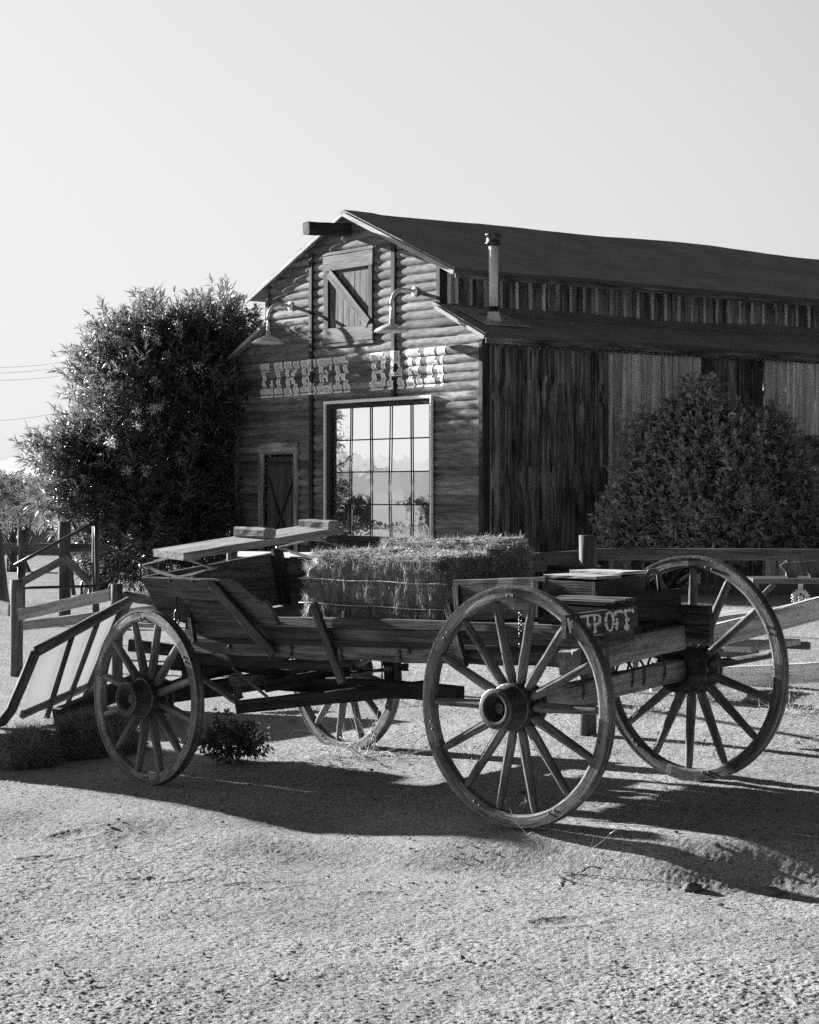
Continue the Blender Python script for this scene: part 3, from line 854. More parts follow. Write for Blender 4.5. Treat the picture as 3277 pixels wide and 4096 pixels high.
    if tw:
        for zt in (.34, .68):
            for (wa, sg) in ((w0, -1), (w1, 1)):
                tb_ = MB(); s_ = 1 if w1 > w0 else -1
                tb_.tube([frame(l0+(l1-l0)*i/14, wa+sg*s_*(.006), z0+(z1-z0)*zt+.003*math.sin(i))+V3((0, 0, tilt*(i/14-.5))) for i in range(15)], .0028, 5)
                tb_.build('twine', 'twine', t)
    return t
bale('hay_bale', 'big straw bale with two twines lying on the wagon bed beside the seat', 2.05, .84, .35, -.14, .95, 1.385, 20000, seed=3)
bale('hay_bale', 'straw bale lying behind the big bale with its end hanging over the crates', 1.95, .93, -.15, -.58, .96, 1.415, 14000, seed=9, sag=.04)

# ================================================================ BARN
BU = V3((-.596, .803, 0)); BV = V3((.803, .596, 0)); BC = V3((1.123, 30.0, 0))
def BP(u, v, z): 
    p = BC+BU*u+BV*v; return V3((p.x, p.y, z))
GZ = .05
barn = thing('barn', BC+BU*3.5+V3((0, 0, GZ)), 'old two-tier timber barn with log siding front and LIKKER BARN painted on it', 'barn')
WL, WH, CL0, CL1, PK = 7.0, 4.02, 1.10, 5.90, 3.5
def roof_z(u):     # underside outline of the front wall
    uu = u if u < PK else 7.0-u
    if uu < CL0: return 4.05+(uu+.0)*(4.62-4.10)/1.1
    return 5.30+(uu-.95)*(6.24-5.27)/(PK-.95)
LOG = .1435
def log_front(u, z, seg):
    ph = (z-.03*math.sin(u*.9+seg*2.1)*.4-.06*seg*0)/LOG
    f = ph-math.floor(ph); k = math.floor(ph)
    bul = math.sqrt(max(0, 1-(2*f-1)**2*.985))
    amp = .046
    wob = .010*MN.noise(V3((u*1.3, k*3.7+seg*11, 1)))
    d = bul*amp+wob+.004*MN.noise(V3((u*7, k*3.1, f*3)))
    return -d, k, f
POLES = (4.58, 2.23)
def seg_of(u, z):
    return 0 if u > POLES[0] else (1 if u > POLES[1] else 2)
HOLES = [(1.29, 4.05, 1.02, 3.14), (5.10, 6.06, .1, 2.40), (2.84, 4.14, 4.25, 5.62)]
def front_wall():
    nu = 150; us = [7.0*i/nu for i in range(nu+1)]
    zr = 10; rows = int(6.25/LOG)+1
    zs = []
    for k in range(rows):
        for j in range(zr): zs.append((k+j/zr+.002)*LOG)
    mb = MB(); vid = {}
    def vert(i, j):
        if (i, j) in vid: return vid[(i, j)]
        u, z = us[i], zs[j]; z2 = min(z, roof_z(u)+.03)
        sg = seg_of(u, z); d, k, f = log_front(u, z, sg)
        mb.v.append(tuple(BP(u, d, z2))); mb.g.append((u+k*3.7+sg*9, z, d+k*1.3)); mb.t.append((.5+.32*math.sin(k*12.9+sg*5.1)*math.sin(k*4.7+sg))*(.35 if f < .07 else 1))
        vid[(i, j)] = len(mb.v)-1; return vid[(i, j)]
    for i in range(nu):
        for j in range(len(zs)-1):
            um = (us[i]+us[i+1])/2; zm = (zs[j]+zs[j+1])/2
            if zs[j] > min(roof_z(us[i]), roof_z(us[i+1]))+.05: continue
            if any(a < um < b and c < zm < d for (a, b, c, d) in HOLES): continue
            mb.f.append([vert(i, j), vert(i, j+1), vert(i+1, j+1), vert(i+1, j)]); mb.sm.append(True)
    part(mb, 'log_wall', 'log', barn)
front_wall()
# poles that stand against the logs
for (u, z0, z1) in [(4.58, .1, 5.76), (2.23, 3.2, 5.74)]:
    mb = MB(); mb.bar(BP(u, -.055, z0), BP(u, -.055, z1), .10, .05, up=BV, n=12, jit=.004); part(mb, 'pole', 'darkwood', barn)
# corner boards
for (u, z0, z1) in [(.0, 0, 4.02), (7.0, 0, 4.02), (1.05, 4.6, 5.30), (5.95, 4.6, 5.30)]:
    mb = MB(); mb.bar(BP(u, -.0, z0), BP(u, -.0, z1), .11, .15, up=BV, n=4); part(mb, 'corner_board', 'darkwood' if u < 3.5 else 'greywood', barn)
# --- side walls
VL = 17.0
def boards(u, v0, v1, z0, z1, mat, name, wd=.27, th=.022, sg=1, jit=.01, zf=None, gap=.009):
    mb = MB(); v = v0; rnd = random.Random(int(v0*100)+int(z0*7))
    while v < v1-.03:
        w_ = min(wd*rnd.uniform(.75, 1.2), v1-v)
        mb.bar(BP(u-sg*rnd.uniform(0, jit), v+w_/2, z0), BP(u-sg*rnd.uniform(0, jit), v+w_/2, z1), w_-gap*(1+2*rnd.random()), th, up=BU, n=5, jit=.002, tone=min(1, max(.12, rnd.gauss(.5, .17))))
        v += w_
    return part(mb, name, mat, barn)
def battens(u, v0, v1, z0, z1, mat, step=.28, wd=.055, skip=()):
    mb = MB(); v = v0; rnd = random.Random(int(v0*31)); i = 0
    while v < v1:
        if i not in skip:
            zb = z0 if rnd.random() < .85 else z0+rnd.uniform(.05, .4)
            mb.bar(BP(u, v, zb), BP(u, v+rnd.uniform(-.01, .01), z1), wd*rnd.uniform(.8, 1.1), .03, up=BU, n=6, jit=.002, tone=rnd.uniform(.35, .65))
        v += step*rnd.uniform(.93, 1.07); i += 1
    return part(mb, 'battens', mat, barn)
# lower right side: dark slabs, bleached boards, dark door leaf, bleached boards
o = boards(0, .06, 2.45, .0, 3.95, 'bnb_dark', 'slab_siding', .19, .05, jit=.035)
# rounded half-slabs over it
mb = MB(); v = .12; rnd = random.Random(4)
while v < 2.42:
    r_ = rnd.uniform(.028, .05)
    mb.tube([BP(-.028, v+.01*math.sin(i), .0+3.93*i/9) for i in range(10)], r_, 8, jit=.003, tone=rnd.choice([.15, .3, .45, .7, .95]))
    v += rnd.uniform(.12, .24)
part(mb, 'half_slabs', 'bnb_dark', barn)
mb = MB(); mb.bar(BP(-.085, 1.52, 2.55), BP(-.085, 1.52, 2.98), .11, .02, up=BU, n=5, jit=.003); mb.bar(BP(-.08, 1.44, 2.96), BP(-.08, 1.44, 3.42), .07, .03, up=BU, n=5, jit=.003)
part(mb, 'patch_board', 'greywood', barn)
boards(-.01, 2.46, 4.52, .0, 3.95, 'bnb_light', 'board_siding', .25, .03)
battens(-.04, 2.52, 4.5, .0, 3.93, 'batten', .30, .06)
boards(-.0, 4.54, 5.97, .0, 3.95, 'bnb_dark', 'dark_door_leaf', .3, .03)
mb = MB()
for q in range(4): mb.bar(BP(-.03, 4.8+.3*q, .2), BP(-.03, 4.8+.3*q, 3.8), .05, .03, up=BU, n=4)
part(mb, 'door_battens', 'bnb_dark', barn)
boards(-.01, 5.99, VL, .0, 3.95, 'bnb_light', 'board_siding', .27, .03)
battens(-.04, 6.02, VL, .0, 3.93, 'batten', .33, .055)
mb = MB(); mb.bar(BP(-.16, 6.9, 2.63), BP(-.16, 13, 2.63), .12, .16, n=8, jit=.004); mb.bar(BP(-.12, 6.9, 2.38), BP(-.12, 13, 2.38), .05, .36, n=8, jit=.004)
part(mb, 'ledge', 'greywood', barn)
# clerestory right side
boards(CL0, .06, VL, 4.55, 5.20, 'bnb_mid', 'clerestory_siding', .3, .03)
battens(CL0-.03, .30, VL, 4.60, 5.18, 'batten', .30, .065)
mb = MB(); mb.bar(BP(CL0-.045, .12, 4.6), BP(CL0-.045, .12, 5.16), .10, .03, up=BU, n=4); part(mb, 'corner_batten', 'batten', barn)
# left and back walls
boards(7.0, .06, VL, .0, 3.95, 'bnb_mid', 'board_siding', .3, .03, sg=-1)
boards(CL1, .06, VL, 4.55, 5.20, 'bnb_mid', 'clerestory_siding', .3, .03, sg=-1)
mb = MB(); mb.prism([BP(0, VL, 0), BP(7, VL, 0), BP(7, VL, 4.05), BP(5.9, VL, 4.6), BP(5.9, VL, 5.2), BP(3.5, VL, 6.2), BP(1.1, VL, 5.2), BP(1.1, VL, 4.6), BP(0, VL, 4.05)], BV*.05, gdir=UP); part(mb, 'back_wall', 'bnb_mid', barn)
# dark sheets behind the openings stand in for the interior shade
mb = MB(); mb.prism([BP(1.0, 1.6, .2), BP(4.4, 1.6, .2), BP(4.4, 1.6, 3.6), BP(1.0, 1.6, 3.6)], BV*.03); part(mb, 'interior_dark_sheet', 'darkwood', barn)
mb = MB(); mb.prism([BP(2.6, .5, 4.0), BP(4.4, .5, 4.0), BP(4.4, .5, 5.7), BP(2.6, .5, 5.7)], BV*.03); part(mb, 'interior_dark_sheet', 'darkwood', barn)
# --- roofs
def roofmat():
    m, nt, b, out = new_mat('dark roll roofing')
    at = N(nt, 'ShaderNodeAttribute', attribute_name='grain')
    n1 = N(nt, 'ShaderNodeTexNoise', Scale=1.2, Detail=8.0, Roughness=.6); nt.links.new(at.outputs['Vector'], n1.inputs['Vector'])
    n2 = N(nt, 'ShaderNodeTexNoise', Scale=60.0, Detail=4.0, Roughness=.7); nt.links.new(at.outputs['Vector'], n2.inputs['Vector'])
    sx = nt.nodes.new('ShaderNodeSeparateXYZ'); nt.links.new(at.outputs['Vector'], sx.inputs[0])
    a_ = ramp(nt, n1.outputs[0], [(.3, .26), (.7, .42)])
    b_ = ramp(nt, n2.outputs[0], [(.35, .75), (.65, 1.2)])
    # roll seams across and along
    fr = math_n(nt, 'FRACT', math_n(nt, 'DIVIDE', math_n(nt, 'ADD', sx.outputs[1], math_n(nt, 'MULTIPLY', n1.outputs[0], .03)), .93))
    seam = ramp(nt, fr, [(0.0, .3), (.03, .5), (.045, 1.35), (.075, 1.0)])
    v = math_n(nt, 'MULTIPLY', math_n(nt, 'MULTIPLY', a_, b_), seam)
    nt.links.new(v, b.inputs['Base Color']); b.inputs['Roughness'].default_value = .85; b.inputs['Specular IOR Level'].default_value = .3
    bp = N(nt, 'ShaderNodeBump', Strength=.35, Distance=.02); nt.links.new(math_n(nt, 'ADD', n2.outputs[0], seam), bp.inputs['Height']); nt.links.new(bp.outputs[0], b.inputs['Normal'])
    return m
M['roof'] = roofmat()
def slope(u0, z0, u1, z1, name, label=None, v0=-.15, th=.05):
    """u0,z0 eave; u1,z1 upper edge (top surface)"""
    mb = MB(); nv, nu = 90, 14; L = math.hypot(u1-u0, z1-z0); up_ = 1
    gv = []
    for layer in (0, 1):
        for i in range(nv+1):
            v = v0+(VL+.3-v0)*i/nv
            for j in range(nu+1):
                t = j/nu
                sagg = -.035*math.sin(v*.55+u0)*t*.8-.02*math.sin(v*1.3+1)*(.3+t*.5)-.0045*max(0, v-3)
                z = z0+(z1-z0)*t+sagg*(1 if v > .5 else .3)+.006*MN.noise(V3((v*2, t*6, u0)))
                mb.v.append(tuple(BP(u0+(u1-u0)*t, v, z-layer*th))); mb.g.append((v, t*L, layer*2.0)); mb.t.append(.5)
    W_ = nu+1; off = (nv+1)*W_
    for i in range(nv):
        for j in range(nu):
            a = i*W_+j
            mb.f.append([a, a+1, a+1+W_, a+W_]); mb.sm.append(False)
            mb.f.append([off+a, off+a+W_, off+a+1+W_, off+a+1]); mb.sm.append(False)
    for i in range(nv):
        for j in (0, nu):
            a = i*W_+j; mb.f.append([a, a+W_, a+W_+off, a+off]); mb.sm.append(False)
    for j in range(nu):
        for i in (0, nv):
            a = i*W_+j; mb.f.append([a, a+1, a+1+off, a+off]); mb.sm.append(False)
    o = part(mb, name, 'roof', barn)
    return o
r1 = slope(.52, 5.16, 3.5, 6.38, 'roof')
r2 = slope(6.48, 5.16, 3.5, 6.38, 'roof')
r3 = slope(-.22, 4.12, 1.10, 4.70, 'roof')
r4 = slope(7.22, 4.12, 5.90, 4.70, 'roof')
# eave fascia along the sides
for (u, z, nm) in [(.545, 5.085, 'fascia'), (-.195, 4.045, 'fascia')]:
    mb = MB()
    mb.sweep([BP(u, -.13+(VL+.2)*i/40, z-.0045*max(0, i*.43-3)-.02*math.sin((i*.43)*1.3+1)*.3) for i in range(41)], [(-.012, -.062), (.012, -.062), (.012, .062), (-.012, .062)])
    part(mb, nm, 'bnb_dark', barn)
# soffit and rafters ends shadow line are left to the light
# rake boards (pale)
def rake(ua, za, ub, zb, v=-.17, w_=.07):
    mb = MB(); mb.bar(BP(ua, v, za), BP(ub, v, zb), w_, .022, up=BV, n=10, jit=.0012); part(mb, 'rake_board', 'whitewood', barn)
rake(.53, 5.09, 3.49, 6.30); rake(6.47, 5.09, 3.51, 6.30)
rake(-.21, 4.06, 1.0, 4.60, w_=.06); rake(7.21, 4.06, 6.0, 4.60, w_=.06)
# ridge beam sticking out of the gable
mb = MB(); mb.bar(BP(3.55, -.85, 6.02), BP(3.52, .4, 6.07), .20, .20, n=6, jit=.006, ch=.03); part(mb, 'ridge_beam', 'darkwood', barn)
# --- loft door
loft = None
mb = MB()
for i in range(8):
    u0 = 2.86+i*.16; mb.bar(BP(u0+.08, -.02, 4.28), BP(u0+.08, -.02, 5.6), .152, .03, up=BV, n=6, jit=.002)
loft = part(mb, 'loft_door', 'loft', barn)
def lbar(u0, z0, u1, z1, w_, v=-.065, mat='loft', nm='frame_board', th=.035, par=None):
    mb = MB(); mb.bar(BP(u0, v, z0), BP(u1, v, z1), w_, th, up=BV, n=6, jit=.0015); o = mb.build(nm, mat, par or loft); return o
lbar(2.78, 5.54, 4.20, 5.54, .25, mat='greywood'); lbar(2.78, 4.34, 4.20, 4.34, .25, mat='greywood'); lbar(2.76, 5.70, 4.22, 5.70, .05, mat='greywood', nm='trim')
lbar(4.12, 4.47, 4.12, 5.41, .13, v=-.058, mat='darkwood'); lbar(2.85, 4.47, 2.85, 5.41, .10, v=-.058, mat='darkwood'); lbar(2.76, 4.18, 4.22, 4.18, .05, mat='greywood', nm='trim')
lbar(4.02, 5.38, 2.90, 4.48, .17, v=-.075, mat='greywood', nm='diagonal_brace')
# --- big window
mb = MB()
for (a, b, c, d) in [(1.20, 1.20, .98, 3.21), (4.12, 4.12, .98, 3.21)]:
    mb.bar(BP(a, -.085, c), BP(b, -.085, d), .038, .05, up=BV, n=6, jit=.001)
mb.bar(BP(1.18, -.085, 3.235), BP(4.14, -.085, 3.235), .05, .05, up=BV, n=6, jit=.002)
win = part(mb, 'window', 'whitefr', barn, label='large multi pane window with thin white frame')
mb = MB()
for (a, c, b, d, w_) in [(1.25, 1.0, 1.25, 3.2, .06), (4.06, 1.0, 4.06, 3.2, .09), (1.24, 3.17, 4.08, 3.17, .08), (1.24, .99, 4.08, .99, .10)]:
    mb.bar(BP(a, -.045, c), BP(b, -.045, d), w_, .06, up=BV, n=4)
mb.build('sash_frame', 'darkwood', win)
mb = MB(); mb.bar(BP(1.15, -.10, .90), BP(4.17, -.10, .90), .14, .035, up=UP, n=4); mb.build('sill', 'darkwood', win)
ug = [1.27, 1.82, 2.37, 2.92, 3.47, 4.02]; zg = [1.03, 1.555, 2.08, 2.605, 3.13]
mb = MB()
for i, u in enumerate(ug[1:-1]):
    # the old cames bow a little towards the bottom
    mb.tube([BP(u+.035*math.sin(t*math.pi)*(1 if i % 2 else -.4)*(1-t)*1.6, -.02, zg[0]+(zg[-1]-zg[0])*t) for t in [k/12 for k in range(13)]], .011, 6)
for z in zg[1:-1]:
    mb.tube([BP(ug[0]+(ug[-1]-ug[0])*k/6, -.02, z) for k in range(7)], .011, 6)
mb.build('muntins', 'darkwood', win)
def glassm():
    m, nt, b, out = new_mat('reflecting old glass')
    gl = nt.nodes.new('ShaderNodeBsdfGlossy'); gl.inputs['Roughness'].default_value = .015; gl.inputs['Color'].default_value = (1, 1, 1, 1)
    b.inputs['Base Color'].default_value = (.35, .35, .35, 1); b.inputs['Roughness'].default_value = .6
    mx = nt.nodes.new('ShaderNodeMixShader'); mx.inputs[0].default_value = .93
    nt.links.new(b.outputs[0], mx.inputs[1]); nt.links.new(gl.outputs[0], mx.inputs[2]); nt.links.new(mx.outputs[0], out.inputs[0])
    tc = nt.nodes.new('ShaderNodeTexCoord'); n1 = N(nt, 'ShaderNodeTexNoise', Scale=3.0, Detail=2.0); nt.links.new(tc.outputs['Object'], n1.inputs['Vector'])
    bp = N(nt, 'ShaderNodeBump', Strength=.05, Distance=.02); nt.links.new(n1.outputs[0], bp.inputs['Height']); nt.links.new(bp.outputs[0], gl.inputs['Normal'])
    return m
M['glass'] = glassm()
rnd = random.Random(5)
for i in range(5):
    for j in range(4):
        mb = MB(); t1 = rnd.uniform(-.004, .004); t2 = rnd.uniform(-.003, .003)
        mb.quad(BP(ug[i], t1, zg[j]), BP(ug[i+1], t2, zg[j]), BP(ug[i+1], t2+rnd.uniform(-.001, .001), zg[j+1]), BP(ug[i], t1, zg[j+1]))
        mb.build('pane', 'glass', win)
# --- small door with number
mb = MB()
for i in range(5): mb.bar(BP(5.19+i*.195, .02, .12), BP(5.19+i*.195, .02, 2.36), .19, .03, up=BV, n=5, jit=.002)
door = part(mb, 'door', 'greydark', barn)
for (a, c, b, d, w_) in [(5.04, .1, 5.04, 2.42, .12), (6.14, .1, 6.14, 2.42, .16), (4.98, 2.51, 6.26, 2.51, .20)]:
    lbar(a, c, b, d, w_, v=-.06, mat='bnb_mid', nm='door_frame', par=door)
for (a, c, b, d, w_) in [(5.18, 1.98, 5.62, 1.30, .035), (5.62, 1.30, 5.96, .72, .035), (5.60, 1.32, 5.30, .86, .035), (5.18, .72, 5.62, 1.30, .035), (5.62, 1.30, 5.96, 1.98, .035), (5.12, 2.24, 6.04, 2.24, .05)]:
    lbar(a, c, b, d, w_, v=-.012, mat='darkwood', nm='door_brace', par=door)
def text_mesh(txt, size, name, mat, parent, place, flip=False):
    cu = bpy.data.curves.new('t', 'FONT'); cu.body = txt; cu.size = size; cu.align_x = 'CENTER'; cu.align_y = 'CENTER'
    to = bpy.data.objects.new('t', cu); COL.objects.link(to)
    dg = bpy.context.evaluated_depsgraph_get(); me = bpy.data.meshes.new_from_object(to.evaluated_get(dg))
    COL.objects.unlink(to); bpy.data.objects.remove(to)
    wl = worldloc(parent)
    for vv in me.vertices: vv.co = place(vv.co.x, vv.co.y)-wl
    me.name = name; me.materials.clear(); me.materials.append(M[mat])
    o = bpy.data.objects.new(name, me); COL.objects.link(o); o.parent = parent; return o
text_mesh('635', .17, 'house_number', 'paintout', door, lambda x, y: BP(5.60-x*1.1, -.079, 2.51+y))
# --- painted letters following the logs
FONT = {
'L': ["XXXXX..", "XXXXX..", ".XX....", ".XX....", ".XX...X", ".XX..XX", "XXXXXXX", "XXXXXXX"],
'I': ["XXXX", "XXXX", ".XX.", ".XX.", ".XX.", ".XX.", "XXXX", "XXXX"],
'K': ["XXXX.XXX", "XXXX.XXX", ".XX..XX.", ".XX.XX..", ".XXXX...", ".XX.XX..", ".XX..XX.", "XXXX.XXX", "XXXX.XXX"],
'E': ["XXXXXXX", "XXXXXXX", ".XX...X", ".XX.X..", ".XXXX..", ".XX.X..", ".XX...X", "XXXXXXX", "XXXXXXX"],
'R': ["XXXXXX..", "XXXXXXX.", ".XX..XX.", ".XX..XX.", ".XXXXX..", ".XX.XX..", ".XX..XX.", "XXXX.XXX", "XXXX.XXX"],
'B': ["XXXXXX.", "XXXXXXX", ".XX..XX", ".XX..XX", ".XXXXX.", ".XX..XX", ".XX..XX", "XXXXXXX", "XXXXXX."],
'A': ["..XXXX..", "..XXXX..", "...XXX..", "..XX.X..", "..XX.XX.", ".XXXXXX.", ".XX..XX.", "XXXX.XXX", "XXXX.XXX"],
'N': ["XXXX.XXX", "XXXX.XXX", ".XXX..X.", ".XXXX.X.", ".XX.XXX.", ".XX..XX.", ".XX..XX.", "XXXX..X.", "XXXX..X."],
}
def paintm():
    m, nt, b, out = new_mat('faded sign lettering')
    at = N(nt, 'ShaderNodeAttribute', attribute_name='tone')
    g = nt.nodes.new('ShaderNodeNewGeometry')
    n1 = N(nt, 'ShaderNodeTexNoise', Scale=9.0, Detail=7.0, Roughness=.7); nt.links.new(g.outputs['Position'], n1.inputs['Vector'])
    v = math_n(nt, 'MULTIPLY', ramp(nt, at.outputs['Fac'], [(0, .4), (.5, .66), (1, 1.0)]), ramp(nt, n1.outputs[0], [(.3, .62), (.6, 1.1)]))
    nt.links.new(v, b.inputs['Base Color']); b.inputs['Roughness'].default_value = .85
    return m
M['signpaint'] = paintm()
def letter(ch, u0, u1, z0, z1):
    rows = FONT[ch]; nr = len(rows); nc = max(len(r) for r in rows)
    def inside(a, b):       # a across 0..1 (left to right), b up 0..1
        if not (0 <= a < 1 and 0 <= b < 1): return False
        a2 = a+.010*math.sin(b*19+u0*5)
        r = rows[min(nr-1, int((1-b)*nr))]; c = int(a2*nc)
        return 0 <= c < len(r) and r[c] == 'X'
    cs = .0135; mb = MB(); nu = int((u0-u1)/cs); nz = int((z1-z0)/cs)
    for i in range(nu):
        for j in range(nz):
            a = (i+.5)/nu; b = (j+.5)/nz
            if not inside(a, b): continue
            e = 2.0
            edge = not (inside(a+e/nu, b) and inside(a-e/nu, b) and inside(a, b+e/nz) and inside(a, b-e/nz))
            ua, ub = u0-i*cs, u0-(i+1)*cs
            za, zb = z0+j*cs, z0+(j+1)*cs
            # letters stop at the log joints, and each piece has a brushed light border
            zm = (za+zb)/2; um = (ua+ub)/2
            dd, k, f = log_front(um, zm, seg_of(um, zm))
            if f < .035: continue
            joint = False
            tone = 1.0 if edge else (.72 if joint else .42+.12*math.sin(k*2+u0*7))
            q = []
            for (u, z) in ((ua, za), (ub, za), (ub, zb), (ua, zb)):
                d_, _, _ = log_front(u, z, seg_of(u, z))
                if abs(u-POLES[0]) < .055 or abs(u-POLES[1]) < .055: d_ = -.087
                q.append(BP(u, d_-.005, z))
            mb.quad(*q, tone=tone)
    part(mb, 'letter', 'signpaint', barn)
us = [6.19, 5.75, 5.44, 4.93, 4.42, 3.93, 3.42]
for c, a, b in zip('LIKKER', us[:-1], us[1:]): letter(c, a, b+.045, 3.39, 3.99)
us = [2.90, 2.42, 1.92, 1.44, .85]
for c, a, b in zip('BARN', us[:-1], us[1:]): letter(c, a, b+.045, 3.39, 4.00)
# --- gooseneck lamps
def lamp(u, z, label):
    t = thing('barn_lamp', BP(u, -.05, z), label, 'wall lamp', 'gooseneck lamps over the painted name')
    mb = MB(); mb.lathe([(0, .001), (.0, .075), (.012, .08), (.022, .06), (.03, .03), (.05, .028)], BP(u, -.045, z), -BV, 18); mb.build('wall_plate', 'galv', t)
    mb = MB(); pts = []
    for i in range(5): pts.append(BP(u, -.06-.05*i, z+.004*i))
    for i in range(1, 11):
        a = math.pi/2*i/10; pts.append(BP(u, -.26-.24*math.sin(a), z+.016-.24*(1-math.cos(a))-.0))
    for i in range(1, 4): pts.append(BP(u, -.50, z-.224-.09*i))
    mb.tube(pts, .030, 12); mb.build('gooseneck', 'galvdull', t)
    c = BP(u, -.50, z-.48)
    mb = MB(); mb.lathe([(-.02, .036), (.05, .040), (.055, .075), (.07, .10), (.10, .18), (.135, .245), (.165, .268), (.178, .272), (.178, .262), (.13, .235), (.07, .09), (.06, .02)], c, -UP, 32); mb.build('lamp_shade', 'enamel', t)
    mb = MB(); mb.lathe([(.05, .001), (.05, .02), (.09, .034), (.13, .028), (.145, .001)], c, -UP, 12); mb.build('bulb', 'white', t)
    return t
M['galvdull'] = plain('grey painted pipe', .62, rough=.4, metal=.4, var=.2)
lamp(1.68, 4.90, 'gooseneck lamp right of the loft door above the word BARN')
lamp(5.23, 4.93, 'gooseneck lamp left of the loft door above the word LIKKER')
# --- stove pipe
pv, pu = .50, .40
mb = MB(); b0 = BP(pu, pv, 4.62)
mb.lathe([(-.02, .072), (.90, .072), (.90, .066)], b0, UP, 24); pipe = part(mb, 'stove_pipe', 'galv', barn)
mb = MB(); mb.lathe([(0, .075), (0, .13), (-.02, .13), (.0, .10)][:3], b0-UP*.0, UP, 3)
mb = MB(); mb.lathe([(.90, .078), (.93, .10), (.935, .125), (.95, .125), (.96, .11), (1.06, .11), (1.065, .128), (1.085, .128), (1.09, .05), (1.1, .001)], b0, UP, 24); mb.build('pipe_cap', 'iron', pipe)
mb = MB(); mb.lathe([(-.13, .066), (-.02, .067)], b0, UP, 20); mb.build('pipe_collar', 'darkwood', pipe)
mb = MB(); mb.lathe([(-.27, .15), (-.25, .13), (-.13, .085), (-.125, .095), (-.11, .095), (-.105, .08)], b0, UP, 24); mb.build('flashing_cone', 'galv', pipe)
mb = MB(); k_ = (4.70-4.12)/1.32
def rf(u, v): return BP(u, v, 4.12+(u+.22)*k_+.022)
mb.prism([rf(.10, .12), rf(.78, .05), rf(.82, .85), rf(.12, 1.02)][::-1], UP*.006); part(mb, 'flashing_sheet', 'galvdull', barn)
mb = MB()
for (ua, va, ub, vb) in [(1.55, 7.8, 1.6, 8.9), (1.45, 9.2, 1.43, 9.9)]:
    z = lambda u: 5.16+(u-.52)*(1.22/2.98)+.012-.03
    mb.prism([BP(ua, va, z(ua)), BP(ua+.07, va, z(ua+.07)), BP(ub+.05, vb, z(ub+.05)), BP(ub, vb, z(ub))], UP*.004)
part(mb, 'roof_patch', 'greywood', barn)

# ================================================================ VEGETATION
def leaf_mesh(name, P, D, Lr, Wr, mat, parent, org, fold=.0, tone=None, rng=RNG, droop=.25):
    """P base points, D unit directions, arrays (n,3)"""
    n = len(P); L = rng.uniform(*Lr, n)[:, None]; Wd = rng.uniform(*Wr, n)[:, None]
    ref = rng.normal(size=(n, 3)); S = np.cross(D, ref); S /= np.linalg.norm(S, axis=1)[:, None]+1e-9
    Nn = np.cross(S, D)
    mid = P+D*L*.5; end = P+D*L-Nn*L*droop*.4-np.array([0, 0, 1])*L*droop*.5
    a = P-S*Wd*.12; b = P+S*Wd*.12; c = mid+S*Wd*.5; d = mid-S*Wd*.5; e = end+S*Wd*.06; f = end-S*Wd*.06
    V = np.stack([a, b, c, d, e, f], 1).reshape(-1, 3)
    base = np.arange(n)[:, None]*6
    F = np.concatenate([base+np.array([0, 1, 2, 3]), base+np.array([3, 2, 4, 5])], 0)
    t = rng.uniform(0, 1, n) if tone is None else tone
    return big_mesh(name, V, F, mat, parent, org, tone=np.repeat(t, 6))
